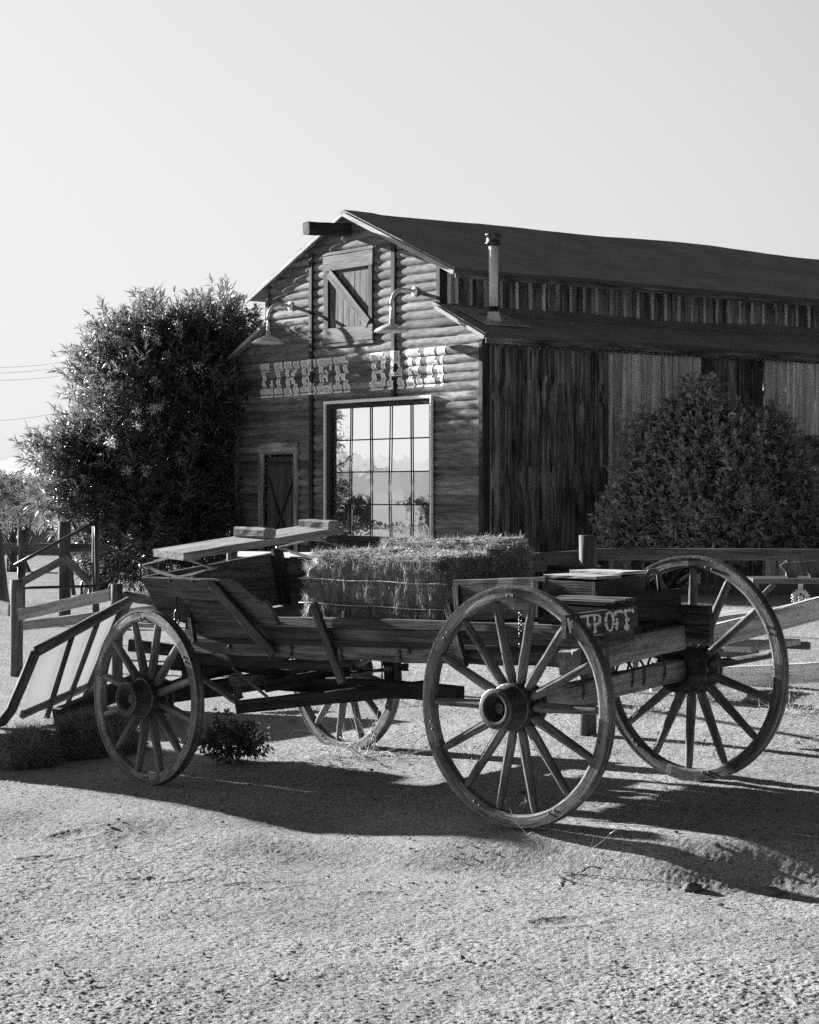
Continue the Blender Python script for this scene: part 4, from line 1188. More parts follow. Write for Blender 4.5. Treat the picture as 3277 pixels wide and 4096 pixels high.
def tree_from_blobs(name, label, cat, blobs, nshoot, per, Lr, Wr, mat, base, trunk=True, up=.5, group=None, seed=1, shootlen=(.12, .3), spread=.8, hollow=.35, flowers=0, floor=.02, stem=.006, spikes=.1, lumpy=.22, fpos=None):
    """blobs: (centre V3, rx, ry, rz)"""
    rng = np.random.default_rng(seed)
    t = thing(name, base, label, cat, group)
    vol = np.array([b[1]*b[2]*b[3] for b in blobs]); vol = vol**.8; pr = vol/vol.sum()
    bi = rng.choice(len(blobs), nshoot, p=pr)
    C = np.array([list(blobs[i][0]) for i in bi]); Rr = np.array([[blobs[i][1], blobs[i][2], blobs[i][3]] for i in bi])
    d = rng.normal(size=(nshoot, 3)); d /= np.linalg.norm(d, axis=1)[:, None]
    rad = rng.uniform(hollow**2, 1.0, nshoot)**.5
    lump = 1+lumpy*(vnoise(d[:, 0]*3+bi*7, d[:, 2]*3+d[:, 1]*3, 3))*2
    sp_ = np.where(rng.random(nshoot) < spikes, rng.uniform(1.03, 1.2, nshoot), 1.0)
    P = C+d*Rr*(rad*lump*sp_)[:, None]
    keep = P[:, 2] > base[2]+floor; P = P[keep]; d = d[keep]; n = len(P)
    sd = d*.9+np.array([0, 0, up])+rng.normal(size=(n, 3))*.45; sd /= np.linalg.norm(sd, axis=1)[:, None]
    sl_ = rng.uniform(*shootlen, n)
    # leaves on each shoot
    tt = rng.uniform(0, 1, (n, per)); LP = P[:, None, :]+sd[:, None, :]*(tt*sl_[:, None])[..., None]
    ld = sd[:, None, :]*(.55+.5*tt[..., None])+rng.normal(size=(n, per, 3))*spread*(1.05-.45*tt[..., None]); ld /= np.linalg.norm(ld, axis=2)[..., None]
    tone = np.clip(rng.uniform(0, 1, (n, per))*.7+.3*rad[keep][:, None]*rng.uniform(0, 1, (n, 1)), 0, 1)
    leaf_mesh('foliage', LP.reshape(-1, 3), ld.reshape(-1, 3), Lr, Wr, mat, t, base, tone=tone.reshape(-1), rng=rng)
    mb = MB()
    if trunk:
        rnd = random.Random(seed)
        for k in range(26):
            c = blobs[rnd.randrange(len(blobs))]
            e = V3(c[0])+V3((rnd.gauss(0, .35)*c[1], rnd.gauss(0, .35)*c[2], rnd.gauss(0, .3)*c[3]))
            s_ = V3(base)+V3((rnd.gauss(0, .18), rnd.gauss(0, .18), -.05))
            pts = [s_.lerp(e, i/7)+V3((math.sin(i*1.3+k), math.cos(i*1.7+k), 0))*.05*i/3+V3((0, 0, .25*math.sin(i/7*math.pi))) for i in range(8)]
            mb.tube(pts, rnd.uniform(.02, .045), 6, taper=.25)
    # thin shoot stems
    for i in range(0, n, max(1, n//900)):
        a = V3(P[i]); b_ = a+V3(sd[i])*float(sl_[i]); back = a-V3(sd[i])*stem*40
        mb.tube([back, a, b_], stem, 4, taper=.3)
    mb.build('stems', 'bark', t)
    if flowers:
        fp = []; fd = []
        pick = [i for i in range(n) if rad[keep][i] > .86 and d[i][1] < -.25 and P[i][2] > base[2]+.35*(P[:, 2].max()-base[2])]
        fl = []
        if fpos:
            for (fx, fy) in fpos:
                # outermost shoot towards the viewer near that direction
                ax_ = (fx*1.9-CX)/FP; az_ = -(fy*1.9-HY)/FP
                dd = (P[:, 0]/P[:, 1]-ax_)**2+((P[:, 2]-CZ)/P[:, 1]-az_)**2
                near_ = np.where(dd < (16*1.9/FP)**2)[0]
                if len(near_): i = near_[np.argmin(P[near_, 1])]; fl.append(np.array([ax_*(P[i, 1]-.25), P[i, 1]-.25, CZ+az_*(P[i, 1]-.25)]))
        for q in range(flowers):
            i = pick[rng.integers(len(pick))]; fl.append(P[i]+sd[i]*sl_[i])
        for c in fl:
            for k in range(50):
                v = rng.normal(size=3); v /= np.linalg.norm(v); fp.append(c+v*rng.uniform(.01, .10)+0*v); fd.append(v)
        leaf_mesh('flowers', np.array(fp), np.array(fd), (.025, .04), (.02, .03), 'flower', t, base, rng=rng)
    return t
def blobpx(x, y, Y, rx, rz, ry=None):
    p = atY(x*1.9, y*1.9, Y); k = Y/8000*1.9
    return (p, rx*k, (ry if ry is not None else rx*.9)*k, rz*k)
TY = 35.6
ob = [blobpx(330, 830, TY, 165, 175), blobpx(345, 680, TY, 85, 72), blobpx(455, 665, TY+.3, 72, 75), blobpx(525, 720, TY+.8, 55, 62), blobpx(225, 740, TY, 72, 80), blobpx(420, 820, TY, 110, 140),
      blobpx(180, 930, TY, 75, 75), blobpx(110, 945, TY-.3, 60, 42), blobpx(210, 1040, TY, 110, 90), blobpx(370, 1020, TY, 150, 150), blobpx(455, 1000, TY+.3, 75, 140), blobpx(120, 1040, TY-.4, 58, 48), blobpx(300, 1150, TY-.6, 115, 90), blobpx(430, 1150, TY-.3, 80, 90), blobpx(190, 1175, TY-.8, 40, 36), blobpx(500, 850, TY+1.2, 50, 140)]
ob = [(V3((b[0].x, b[0].y+.5, b[0].z*.965-.03)), b[1], b[2]*1.35, b[3]) for b in ob]
tree_from_blobs('oleander_tree', 'big dark oleander tree with pale flowers beside the barn front', 'tree', ob, 7800, 16, (.12, .21), (.018, .030), 'oleander', V3((-5.6, TY, H(-5.6, TY))), up=.75, seed=5, flowers=24, spread=.75, shootlen=(.15, .45), hollow=.2, spikes=.16, lumpy=.36, fpos=[(400, 768), (416, 772), (384, 782), (322, 862), (334, 856), (290, 896), (300, 893), (345, 662), (356, 650), (372, 682), (380, 700), (330, 716), (240, 935), (180, 1010), (268, 990), (232, 930), (160, 1035), (392, 640), (310, 700), (205, 880)])
ob2 = [blobpx(40, 1050, 46, 60, 45), blobpx(-30, 1045, 46, 60, 55), blobpx(95, 1065, 46, 50, 38), blobpx(10, 1085, 46, 70, 25)]
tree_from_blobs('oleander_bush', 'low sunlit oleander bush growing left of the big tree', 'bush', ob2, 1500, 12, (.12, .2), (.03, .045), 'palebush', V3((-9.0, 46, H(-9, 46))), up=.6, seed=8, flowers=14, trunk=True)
BY = 29.6
bb = [blobpx(1350, 1100, BY, 82, 70), blobpx(1375, 1010, BY, 75, 90), blobpx(1355, 925, BY, 45, 45), blobpx(1450, 930, BY, 65, 90), blobpx(1462, 848, BY, 38, 42), blobpx(1500, 1010, BY-.2, 110, 120),
      blobpx(1605, 930, BY+.2, 42, 62), blobpx(1560, 980, BY, 65, 75), blobpx(1640, 1000, BY, 55, 75), blobpx(1500, 1110, BY-.3, 150, 75), blobpx(1640, 1095, BY, 90, 75), blobpx(1705, 1120, BY, 50, 55), blobpx(1520, 905, BY+.1, 25, 30), blobpx(1290, 1120, BY-.1, 32, 40), blobpx(1420, 870, BY, 22, 24)]
bb = [(V3((b[0].x+.06, b[0].y, b[0].z)), b[1]*.88, min(b[2], 1.1), b[3]*.92) for b in bb]
tree_from_blobs('evergreen_bush', 'large dense dark bush growing against the right side wall of the barn', 'bush', bb, 6800, 12, (.06, .12), (.03, .055), 'bush', V3((3.6, BY, H(3.6, BY))), up=.9, seed=12, spread=.7, shootlen=(.10, .34), hollow=.55, spikes=.32, lumpy=.34)
# small shrub beside the front wheel
sp = atY(930, 2935, 13.2); gz = H(sp.x, sp.y)
sb = [(V3((sp.x+.01, sp.y, gz+.13)), .13, .12, .11), (V3((sp.x-.15, sp.y, gz+.17)), .06, .06, .05), (V3((sp.x+.17, sp.y, gz+.10)), .06, .06, .05), (V3((sp.x-.10, sp.y, gz+.13)), .11, .1, .1), (V3((sp.x+.11, sp.y, gz+.14)), .11, .1, .09), (V3((sp.x-.06, sp.y, gz+.27)), .05, .05, .06), (V3((sp.x+.10, sp.y+.02, gz+.22)), .05, .05, .04)]
tree_from_blobs('small_shrub', 'small leafy shrub on the sand between the two near wheels', 'shrub', sb, 330, 7, (.022, .04), (.012, .02), 'shrub', V3((sp.x, sp.y, gz)), trunk=False, up=.5, seed=3, shootlen=(.03, .08), hollow=.3, floor=.01, stem=.0013, spikes=.2)

# dry grass beyond the wagon
def grass(name, n, area, Lr, Wr, mat, seed=1, dens=None, label=None):
    rng = np.random.default_rng(seed); out = []
    P = []
    while len(P) < n:
        x, y = area(rng); 
        if dens is None or rng.random() < dens(x, y): P.append((x, y))
    P = np.array(P); z = ground_base(P[:, 0], P[:, 1])
    P3 = np.stack([P[:, 0], P[:, 1], z-.005], -1)
    D = rng.normal(size=(n, 3))*np.array([.7, .7, .25])+np.array([0, 0, .75]); D /= np.linalg.norm(D, axis=1)[:, None]
    o = leaf_mesh(name, P3, D, Lr, Wr, mat, None, (0, 0, 0), rng=rng, droop=.6)
    return o
def fardens(x, y):
    v = float(vnoise(x*1.1, y*1.1, 51))+.5; v2 = float(vnoise(x*3.1, y*3.1, 52))+.5
    q = min(1, max(0, (y-13.2)/3))
    rr = 1 if x > -1 else .35
    return max(0, (v*.7+v2*.6-.55))*1.8*(.15+.85*q)*rr
def a1(rng):
    y = 12.6+rng.random()**1.2*12; return (rng.uniform(-.24, .24)*y, y)
g = grass('dry_grass', 15000, a1, (.02, .075), (.003, .007), 'drygrass', 3, fardens)
tag(g, 'thin bleached dry grass scattered over the sand behind the wagon', 'grass', kind='stuff')
# tangle of dead stalks round the far front wheel and the far rear wheel
def tangle(c, n, rad, hgt, label, name='dead_weed', seed=1, r_=.0022):
    rnd = random.Random(seed); mb = MB(); gz = H(c[0], c[1])
    for i in range(n):
        a = rnd.uniform(0, 6.28); p = V3((c[0]+rnd.gauss(0, rad*.4), c[1]+rnd.gauss(0, rad*.3), gz))
        d = V3((math.cos(a)*rnd.uniform(.3, 1.3), math.sin(a)*.5, rnd.uniform(.15, 1.0))).normalized()
        L = hgt*rnd.uniform(.5, 1.5); pts = [p]
        for k in range(7):
            d = (d+V3((rnd.gauss(0, .28), rnd.gauss(0, .28), rnd.gauss(-.10, .22)))).normalized()
            q = pts[-1]+d*L/6
            q.z = max(q.z, H(q.x, q.y)+.004); pts.append(q)
            if rnd.random() < .35:
                e = (d+V3((rnd.gauss(0, .8), rnd.gauss(0, .8), rnd.gauss(.2, .5)))).normalized()
                mb.tube([q, q+e*L*.14, q+e*L*.26+V3((0, 0, rnd.gauss(0, .02)))], r_*.6, 4, taper=.4)
        mb.tube(pts, r_, 4, taper=.4)
    o = mb.build(name, 'drystalk', None, (c[0], c[1], gz)); return tag(o, label, 'weed')
M['drystalk'] = leafmat('dry stalk', .62, trans=.2, gloss=.2, tint=.2, tcol=1.0)
tangle((-.36, 13.15), 46, .35, .30, 'tangle of pale dead stalks round the foot of the far front wheel', seed=2)
tangle((1.50, 11.3), 9, .16, .20, 'few dead stalks lying against the far rear wheel', seed=4, r_=.0018)
tangle((.72, 10.0), 8, .15, .26, 'bent dead twigs on the shaded sand right of the near rear wheel', seed=6, r_=.0026)
tangle((.62, 10.9), 7, .12, .2, 'dry stalks standing behind the spokes of the near rear wheel', seed=9, r_=.002)
for i, (x, y, s_) in enumerate([(3150, 2905, 1.2), (2600, 2900, .9), (1680, 2830, 1.0), (2850, 2870, 1.1)]):
    lab = ['clump of dry weeds on the sand right of the far rear wheel', 'clump of dry weeds seen between the two rear wheels', 'clump of dry weeds behind the wagon near the brake post', 'clump of dry weeds seen through the far rear wheel'][i]
    Y = 1.70*8000/(y-HY); X = (x-CX)/8000*Y; tangle((X, Y), 40, .3, .14*s_, lab, seed=20+i, r_=.002)

# pebbles and clods on the road
def pebbles():
    rng = np.random.default_rng(77); n = 5200; V = []; F = []
    oct_ = np.array([(1, 0, 0), (0, 1, 0), (-1, 0, 0), (0, -1, 0), (0, 0, 1), (0, 0, -.6)], float)
    of = np.array([(0, 1, 4), (1, 2, 4), (2, 3, 4), (3, 0, 4), (1, 0, 5), (2, 1, 5), (3, 2, 5), (0, 3, 5)])
    y = 6.4+rng.random(n)**1.2*9; x = rng.uniform(-.24, .24, n)*y; z = ground_base(x, y)
    s = np.exp(rng.normal(-5.35, .45, n)); s = np.clip(s, .003, .020)
    P = oct_[None]*(s[:, None, None]*rng.uniform(.6, 1.4, (n, 6, 3))); P[:, :, 2] *= .7
    P += np.stack([x, y, z+s*.35+.004], -1)[:, None, :]
    Fc = of[None]+np.arange(n)[:, None, None]*6
    o = big_mesh('pebbles', P.reshape(-1, 3), Fc.reshape(-1, 3), 'stone')
    tag(o, 'small pebbles and clods scattered over the sandy road', 'pebbles', kind='stuff')
pebbles()
def a2(rng):
    y = 6.4+rng.random()**1.1*7; return (rng.uniform(-.24, .24)*y, y)
_rg = np.random.default_rng(91); _p = np.array([a2(_rg) for _ in range(700)])
_P = np.stack([_p[:, 0], _p[:, 1], ground_base(_p[:, 0], _p[:, 1])+.008], -1); _D = _rg.normal(size=(700, 3))*np.array([1, .6, .12]); _D /= np.linalg.norm(_D, axis=1)[:, None]
tag(leaf_mesh('straw_litter', _P, _D, (.015, .07), (.002, .004), 'drygrass', None, (0, 0, 0), rng=_rg, droop=.1), 'short broken straws littering the sandy road', 'straw', kind='stuff')
for i, (x, y, r_) in enumerate([(2770, 3435, .035), (3092, 3452, .03), (3040, 2845, .085)]):
    lab = ['small rounded stone in the shaded sand right of the near rear wheel', 'stone at the right end of the shaded sand', 'larger rock on the ground beyond the far rear wheel'][i]
    Y = (1.80-(.02 if i < 2 else .15))*8000/(y-HY); X = (x-CX)/8000*Y; mb = MB(); gz = H(X, Y)
    nn = 10; vs = []
    for a in range(nn):
        for b in range(2*nn):
            th = math.pi*a/(nn-1); ph = math.pi*b/nn
            v = V3((math.sin(th)*math.cos(ph)*1.3, math.sin(th)*math.sin(ph), math.cos(th)*.75)); v *= r_*(1+.35*MN.noise(v*1.7+V3((i*5, 0, 0))))
            vs.append(V3((X, Y, gz+r_*.35))+v)
    mb._add(vs, vs, [[a*2*nn+b, a*2*nn+(b+1) % (2*nn), (a+1)*2*nn+(b+1) % (2*nn), (a+1)*2*nn+b] for a in range(nn-1) for b in range(2*nn)], True)
    tag(mb.build('rock', 'stone', None, (X, Y, gz)), lab, 'rock')

# ================================================================ FENCES AND LEFT SIDE
def post(p, h, r_, label, mat='greywood', name='fence_post', lean=(0, 0), rnd=True, cat='fence post'):
    mb = MB(); a = V3(p); b = a+V3((lean[0], lean[1], h))
    mb.tube([(a-UP*.05).lerp(b, i/6) for i in range(7)], r_, 14, jit=.003); 
    o = mb.build(name, mat, None, a); return tag(o, label, cat)
def rail(a, b, w_, h_, label, mat='greywood', name='fence_rail', group=None, n=8, jit=.003, bow=0, cat='fence rail'):
    mb = MB(); mb.bar(a, b, w_, h_, n=n, jit=jit, ch=.006, bow=bow); o = mb.build(name, mat, None, V3(a)); return tag(o, label, cat, group)
# right fence
Yf = 13.5
pf = atY(2352, 2975, Yf); pf.z = H(pf.x, pf.y); post(pf, CZ-(2142-HY)/8000*Yf-pf.z, .060, 'dark square-topped post behind the rear of the wagon', 'greydark')
rail(atY(2380, 2217, 13.56), atY(3420, 2219, 13.9), .05, .078, 'dark upper rail right of the post passing behind the far wheel', 'greydark')
M_gd = None
rail(atY(1900, 2262, 13.9), atY(2318, 2238, 13.56), .05, .125, 'dark rail left of the post ending behind the straw bales', 'greydark')
rail(atY(2690, 2588, 12.9), atY(3420, 2395, 13.3), .05, .148, 'pale plank rail sloping up to the right behind the far rear wheel', 'palegrey2', n=10)
rail(atY(2600, 2725, 13.4), atY(3440, 2680, 13.6), .05, .135, 'level weathered plank low behind the far rear wheel', 'palegrey2', n=10)
pb = atY(930, 2400, 17.5); pb.z = H(pb.x, pb.y)
post(pb, CZ-(2172-HY)/8000*17.5-pb.z, .052, 'grey post standing under the wagon seat plank', 'greywood')
rail(atY(960, 2217, 17.4), atY(1900, 2232, 14.0), .05, .05, 'pale rail running behind the wagon seat towards the bales', 'palewood')
# left fence (posts and heavy planks)
p1 = atY(67, 2690, 19.6); p1.z = H(p1.x, p1.y); post(p1, CZ-(2318-HY)/8000*19.6-p1.z, .062, 'grey round post at the left edge in front of the handrail')
p2 = atY(468, 2680, 18.6); p2.z = H(p2.x, p2.y); post(p2, CZ-(2336-HY)/8000*18.6-p2.z, .055, 'short dark round post just above the leaning canvas frame', 'greydark')
rail(atY(84, 2457, 19.2), atY(446, 2378, 18.7), .09, .105, 'heavy pale plank between the two short round posts', 'palewood', n=10)
rail(atY(92, 2503, 20.4), atY(620, 2440, 19.4), .06, .10, 'lower pale rail under the heavy plank', 'palewood')
rail(atY(-120, 2390, 20.6), atY(44, 2440, 20.0), .06, .12, 'pale plank running out of the left edge', 'palewood')
rail(atY(500, 2385, 18.6), atY(640, 2405, 18.4), .06, .09, 'pale rail end right of the short dark post', 'greywood')
rail(atY(300, 2480, 20.8), atY(620, 2500, 20.8), .3, .04, 'long board lying flat behind the canvas frame', 'palewood')
# middle corral with tall posts
for i, (x, yt, yb, Y, r_) in enumerate([(86, 2120, 2400, 27.5, .055), (258, 2085, 2395, 27.5, .085), (383, 2105, 2390, 27.0, .05)]):
    lab = ['thin tall corral post nearest the left edge', 'thick tall corral post in the middle of the corral', 'slim post carrying the upper end of the sloping handrail'][i]
    p = atY(x, yb, Y); p.z = H(p.x, p.y); post(p, CZ-(yt-HY)/8000*Y-p.z, r_, lab, 'greydark')
rail(atY(-60, 2185, 27.6), atY(430, 2193, 27.6), .06, .11, 'upper corral plank half lit by the sun', 'greywood')
rail(atY(86, 2330, 27.3), atY(258, 2238, 27.3), .05, .10, 'diagonal corral brace left of the thick post', 'greywood')
rail(atY(258, 2228, 27.3), atY(360, 2330, 27.3), .05, .10, 'diagonal corral brace right of the thick post', 'greywood')
hr = thing('handrail', atY(80, 2450, 24.5), 'dark iron handrail sloping up to the right over the corral', 'handrail')
for (a, b, r_) in [((58, 2262), (402, 2078), .022), ((78, 2262), (80, 2430), .024), ((384, 2090), (388, 2350), .024), ((80, 2352), (392, 2344), .018)]:
    mb = MB(); A_ = atY(a[0], a[1], 24.5); B_ = atY(b[0], b[1], 24.5); mb.tube([A_.lerp(B_, i/4) for i in range(5)], r_, 10); mb.build('rail_pipe', 'irondark', hr)
mb = MB(); A_ = atY(10, 2420, 22.5); B_ = atY(-25, 2120, 22.5); mb.tube([A_.lerp(B_, i/5) for i in range(6)], .085, 12, jit=.004)
tag(mb.build('leaning_timber', 'greydark', None, A_), 'thick dark timber leaning at the left edge', 'timber')
# canvas frame
def canvas():
    a = atY(22, 2895, 15.4); b = atY(143, 2608, 15.4); c = atY(515, 2405, 16.6); d = atY(372, 2735, 16.6); e = atY(90, 2858, 15.5)
    t = thing('canvas_screen', a, 'leaning frame of round poles covered with pale canvas beside the front wheel', 'canvas screen')
    nrm = (c-b).cross(d-b).normalized()
    if nrm.y > 0: nrm = -nrm
    def pl(mb, p, q, r_): mb.tube([p.lerp(q, i/5)+nrm*.0 for i in range(6)], r_, 10, jit=.002)
    mb = MB(); pl(mb, b, c, .042); mb.build('top_pole', 'greywood', t)
    mb = MB(); mb.tube([b, b.lerp(a, .4), b.lerp(a, .8), a+V3((-.02, 0, .02)), a+V3((-.09, 0, -.0))], .042, 10, jit=.002); mb.build('front_pole', 'greywood', t)
    mb = MB(); pl(mb, e, d, .034); mb.build('bottom_pole', 'greywood', t)
    mb = MB(); pl(mb, c, d+(d-c)*.25, .034); mb.build('rear_pole', 'greywood', t)
    for k, f in enumerate((.36, .64, .9)):
        mb = MB(); p = b.lerp(c, f); q = e.lerp(d, f); q2 = q+(q-p)*.28; pl(mb, p+nrm*.02, q2+nrm*.02, .022); mb.build('rib', 'greydark', t)
    mb = MB(); n = 24; vs = []; gs = []
    for i in range(n+1):
        for j in range(n+1):
            f, g_ = i/n, j/n; p = b.lerp(c, f).lerp(e.lerp(d, f), g_)
            bag = -.035*abs(math.sin(f*math.pi*3.6))*math.sin(g_*math.pi)
            vs.append(p+nrm*bag); gs.append((f, g_, 0))
    mb._add(vs, gs, [[i*(n+1)+j, i*(n+1)+j+1, (i+1)*(n+1)+j+1, (i+1)*(n+1)+j] for i in range(n) for j in range(n)], True)
    mb.build('canvas', 'canvas', t)
canvas()
tag(rail(atY(230, 2870, 15.2), atY(640, 2690, 16.0), .10, .13, 'x', 'darkwood', 'timber_beam'), 'dark timber beam lying behind the front wheel under the canvas frame', 'timber')
rail(atY(520, 2580, 16.6), atY(760, 2610, 16.4), .06, .10, 'dark plank seen through the top of the near front wheel', 'darkwood')
rail(atY(640, 2760, 15.8), atY(800, 2700, 15.6), .05, .07, 'grey plank end seen through the near front wheel', 'greywood')
# old hay heaps on the ground
def WD(l, w_, z): return V3((HO.x+HD.x*l+HN.x*w_, HO.y+HD.y*l+HN.y*w_, z))
HO = atY(15, 3040, 13.5); HD = V3((.93, .37, 0)).normalized(); HN = V3((-HD.y, HD.x, 0))
gz = H(HO.x+.4, HO.y)-.02
bale('old_hay_bale', 'dark rotting hay bale on the ground at the left edge below the canvas frame', -.02, .36, -.18, .22, gz, gz+.26, 9000, mat='straw_dark', seed=21, frame=WD, sag=.16, tw=False, rnd_r=.17)
bale('old_hay_bale', 'long dark rotting hay heap reaching behind the near front wheel', .34, 1.02, .0, .42, gz, gz+.27, 14000, mat='straw_dark', seed=23, frame=WD, sag=.22, tw=False, rnd_r=.19)

# unseen bales added outside the left edge to cast the foreground shadow
HO = V3((-3.75, 14.75, 0)); HD = V3((.648, .762, 0)); HN = V3((.762, -.648, 0))
gz = H(HO.x, HO.y)-.02
for (l0, l1, zz, lab) in [(-.62, .04, 0, 'added unseen shade-casting bale, lower tier, nearer the road'), (.06, .70, 0, 'added unseen shade-casting bale, lower tier, farther from the road'), (-.60, .02, .42, 'added unseen shade-casting bale, second tier, nearer the road'), (.04, .66, .41, 'added unseen shade-casting bale, second tier, farther from the road'), (-.60, .0, .82, 'added unseen shade-casting bale, third tier, nearer the road'), (.02, .62, .83, 'added unseen shade-casting bale, third tier, farther from the road'), (-.55, .35, 1.24, 'added unseen shade-casting bale, topmost tier')]:
    bale('old_hay_bale', lab, l0, l1, -.25, .25, gz+zz, gz+zz+.42, 900, mat='straw_dark', seed=int(31+zz*10+l0*5), frame=WD, sag=.04, tw=False)

# ================================================================ RIGHT BACKGROUND
def picnic():
    Y = 14.7; top = [atY(2700, 2462, Y), atY(2925, 2470, Y), atY(3060, 2468, Y+1.0), atY(2760, 2440, Y+1.0)]
    c = atY(2850, 2480, Y); base = V3((c.x, c.y, H(c.x, c.y)))
    t = thing('picnic_table', base, 'picnic table with sunlit pale top seen through the far rear wheel', 'table')
    zt = .80+.0; gz = base.z
    d = V3((.55, .83, 0)).normalized(); e = V3((-.83, .55, 0)).normalized()
    o = atY(2740, 2500, 15.0); gz = H(o.x, o.y); o.z = gz
    zt = CZ-(2478-HY)/8000*15.4
    for k in range(4):
        mb = MB(); a = o+e*(.05+.165*k); mb.bar(a+UP*(zt-gz), a+d*1.5+UP*(zt-gz), .16, .035, n=4); mb.build('top_board', 'whitewood', t)
    zb = CZ-(2592-HY)/8000*15.0
    for (off, nm) in ((-.38, 'bench_board'), (.95, 'bench_board')):
        mb = MB(); a = o+e*off+d*.1; mb.bar(a+UP*(zb-gz), a+d*.95+UP*(zb-gz), .22, .04, n=4); mb.build(nm, 'whitewood', t)
    for f in (.2, 1.2):
        for s_ in (-1, 1):
            mb = MB(); a = o+e*.35+d*f; mb.tube([a+UP*(zt-gz-.02)+e*.12*s_, a+e*.2*s_], .025, 8); mb.build('leg', 'greywood', t)
        mb = MB(); a = o+e*.35+d*f; mb.bar(a-e*.85+UP*(zb-gz-.04), a+e*.85+UP*(zb-gz-.04), .05, .06, n=3); mb.build('cross_bar', 'greywood', t)
picnic()
# iron work table with old machine parts at the right edge
def machine():
    Y = 21.0; q = lambda x, y, dy=0: atY(x, y, Y+dy)
    base = q(3150, 2560); base.z = H(base.x, base.y)
    t = thing('iron_bench', base, 'iron bench frame in the shade at the right edge', 'bench')
    for (a, b) in [((3010, 2325), (3420, 2325)), ((3026, 2330), (3026, 2560)), ((3098, 2335), (3032, 2400)), ((3330, 2330), (3330, 2560))]:
        mb = MB(); mb.bar(q(*a), q(*b), .05, .05, up=V3((0, 1, 0)), n=3); mb.build('frame_bar', 'greywood', t)
    mb = MB(); mb.bar(q(3010, 2318, .6), q(3420, 2318, .6), 1.0, .03, n=3); mb.build('bench_top', 'darkwood', t)
    # sheet with arched hole standing on the bench
    pts = []
    for (x, y) in [(3150, 2312), (3145, 2290), (3120, 2262), (3140, 2250), (3290, 2240), (3420, 2245), (3420, 2312), (3244, 2312)]: pts.append(q(x, y, .2))
    for i in range(9):
        a = math.pi*i/8; pts.append(q(3216+26*math.cos(a), 2312-26*math.sin(a), .2))
    pts.append(q(3188, 2312, .2))
    mb = MB(); mb.prism(pts, V3((0, .03, 0))); o = mb.build('machine_guard', 'greywood', None, q(3200, 2312)); tag(o, 'pale worn metal guard with an arched hole on the iron bench', 'guard')
    c = q(3203, 2392, .1); mb = MB()
    ring = [(-.02, .052), (-.02, .085), (.02, .085), (.02, .052), (-.02, .052)]
    mb.lathe(ring, c, V3((0, 1, 0)), 28, smooth=False, cap=False)
    mb.lathe([(-.02, .001), (-.02, .026), (.02, .026), (.02, .001)], c, V3((0, 1, 0)), 12, smooth=False)
    for k in range(6):
        a = k*math.pi/3; dd = V3((math.cos(a), 0, math.sin(a))); mb.bar(c+dd*.02, c+dd*.055, .014, .02, up=V3((0, 1, 0)), n=1)
    for k in range(18):
        a = k*2*math.pi/18; dd = V3((math.cos(a), 0, math.sin(a))); mb.bar(c+dd*.08, c+dd*.1, .016, .03, up=V3((0, 1, 0)), n=1)
    mb.bar(c+UP*.08, c+UP*.15, .05, .03, up=V3((0, 1, 0)), n=1)
    tag(mb.build('cog_wheel', 'galvdull', None, c), 'small pale cog wheel below the iron bench at the right edge', 'cog wheel')
machine()

# ================================================================ FAR BACKGROUND
def hills():
    mb = MB(); prev = None; n = 260
    for i in range(n+1):
        a = R(-150+300*i/n); d = 900
        deg = math.degrees(a)
        h = 9+10*float(vnoise(deg*.12, 3, 61))+6*float(vnoise(deg*.5, 9, 62))+2.5*float(vnoise(deg*2.2, 5, 63))
        if deg < -55: h += 7+8*math.exp(-((deg+92)/9)**2)+9*math.exp(-((deg+62)/7)**2)
        h += 10*math.exp(-((deg+10.6)/1.0)**2)
        if deg > 5: h += 14
        h = max(3, h)
        p = V3((math.sin(a)*d, math.cos(a)*d, 0)); q = V3((math.sin(a)*(d-140), math.cos(a)*(d-140), 0))
        cur = (q+V3((0, 0, -3)), q.lerp(p, .5)+V3((0, 0, h*.55)), p+V3((0, 0, h)))
        if prev:
            for k in range(2): mb.quad(prev[k], cur[k], cur[k+1], prev[k+1])
        prev = cur
    o = mb.build('hills', 'hill'); tag(o, kind='structure')
hills()
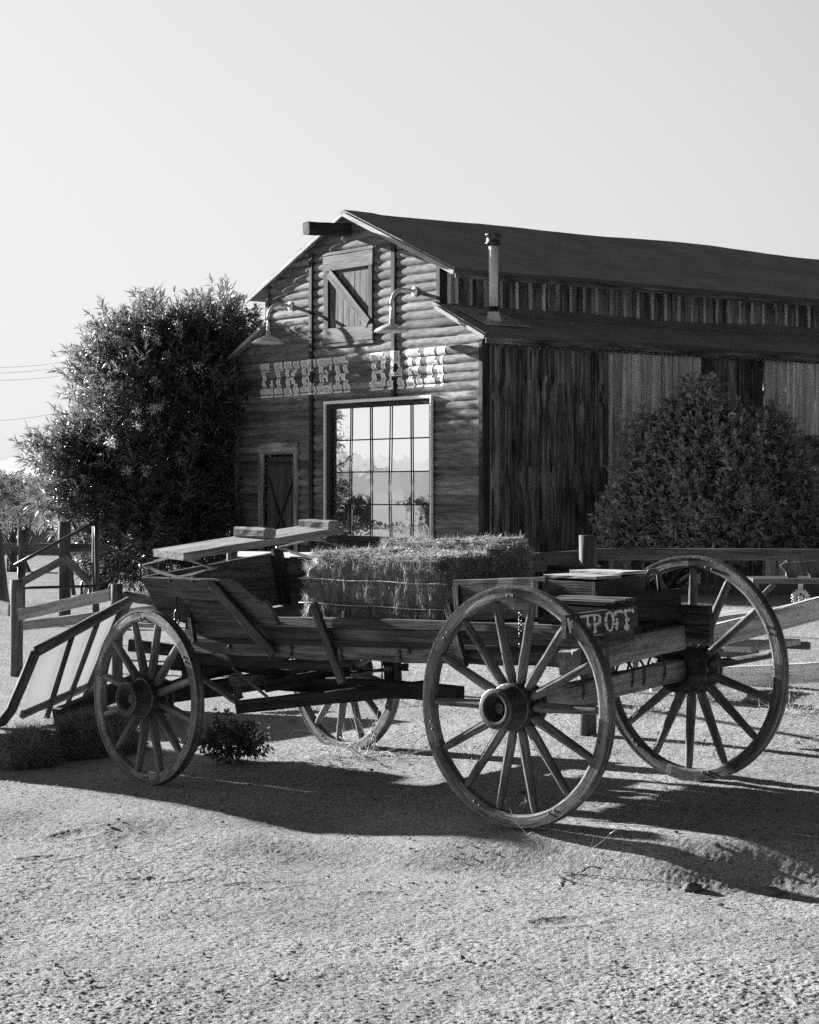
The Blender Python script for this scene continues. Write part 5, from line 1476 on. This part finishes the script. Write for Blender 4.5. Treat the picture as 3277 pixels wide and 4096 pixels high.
# long low wall and low flat building far to the left
mb = MB(); a = atY(-900, 2145, 62); b = atY(560, 2140, 58)
for i in range(30):
    p = a.lerp(b, i/30); q = a.lerp(b, (i+1)/30); p.z = q.z = CZ-(2125-HY)/8000*60-.12
    mb.bar(p, q, .05, 1.15, n=1, jit=.0)
    mb.bar(p+V3((0, -.05, 0)), p+V3((0, -.05, .68)), .09, .09, up=V3((0, 1, 0)), n=1)
tag(mb.build('board_fence', 'farwall', None, a), 'long grey board fence behind the corral at the far left', 'fence')
far = thing('low_building', atY(-300, 1990, 130), 'long low flat roofed building in the far haze at the left edge', 'building')
mb = MB(); A_ = atY(-900, 1925, 130); B_ = atY(250, 1925, 130); mb.prism([V3((A_.x, 130, .3)), V3((B_.x, 130, .3)), V3((B_.x, 130, 2.6)), V3((A_.x, 130, 2.6))], V3((0, 8, 0))); mb.build('wall', 'farwall', far)
mb = MB(); mb.bar(V3((A_.x-1, 133, 2.75)), V3((B_.x+.6, 133, 2.75)), 9, .22, n=2); mb.build('roof', 'farroof', far)
mb = MB()
for i in range(10): mb.bar(V3((A_.x+2+i*1.9, 129.9, 1.4)), V3((A_.x+2.8+i*1.9, 129.9, 1.4)), .06, .9, n=1)
mb.build('window', 'darkwood', far)
# trees to the left, seen mirrored in the window
for i, (x, y, s_) in enumerate([(-50.0, 45.0, 0.36), (-56.2, 56.8, 0.46), (-62.4, 56.6, 0.56), (-65.6, 56.4, 0.66), (-71.8, 56.2, 0.36), (-78.0, 68.0, 0.46), (-81.2, 67.8, 0.56), (-87.4, 67.6, 0.66), (-93.6, 67.4, 0.36), (-96.8, 79.2, 0.46), (-103.0, 79.0, 0.56)]):
    tree_from_blobs('desert_tree', 'rounded desert tree far to the left', 'tree', [(V3((x, y, 1.5*s_)), 2.6*s_, 2.4*s_, 1.5*s_), (V3((x+1.5, y, 2.0*s_)), 1.6*s_, 1.6*s_, .9*s_)], 260, 8, (.35, .65), (.16, .28), 'fartree', V3((x, y, H(x, y))), trunk=True, seed=40+i, group='trees far to the left of the yard', shootlen=(.3, .6))['label'] = 'rounded desert tree far to the left, mirrored in the barn window'
# power lines
for i, (ya, yb) in enumerate([((768, 733), 0), ((795, 762), 0), ((778+40, 775), 0), ((884, 820), 0)]):
    pass
for i, (ya, yb) in enumerate([(770, 733), (782, 742), (797, 762), (884, 828)]):
    mb = MB(); a = atY(-40*1.9, (ya+5)*1.9, 60); b = atY(330*1.9, (yb-22)*1.9, 60)
    mb.tube([a.lerp(b, k/12)-UP*.25*math.sin(math.pi*k/12) for k in range(13)], .006, 5)
    tag(mb.build('power_line', 'wiregrey', None, a), ['highest thin power line against the sky left of the tree', 'second thin power line from the top left of the tree', 'third thin power line left of the tree', 'lowest thin power line climbing steeply towards the tree'][i], 'power line')
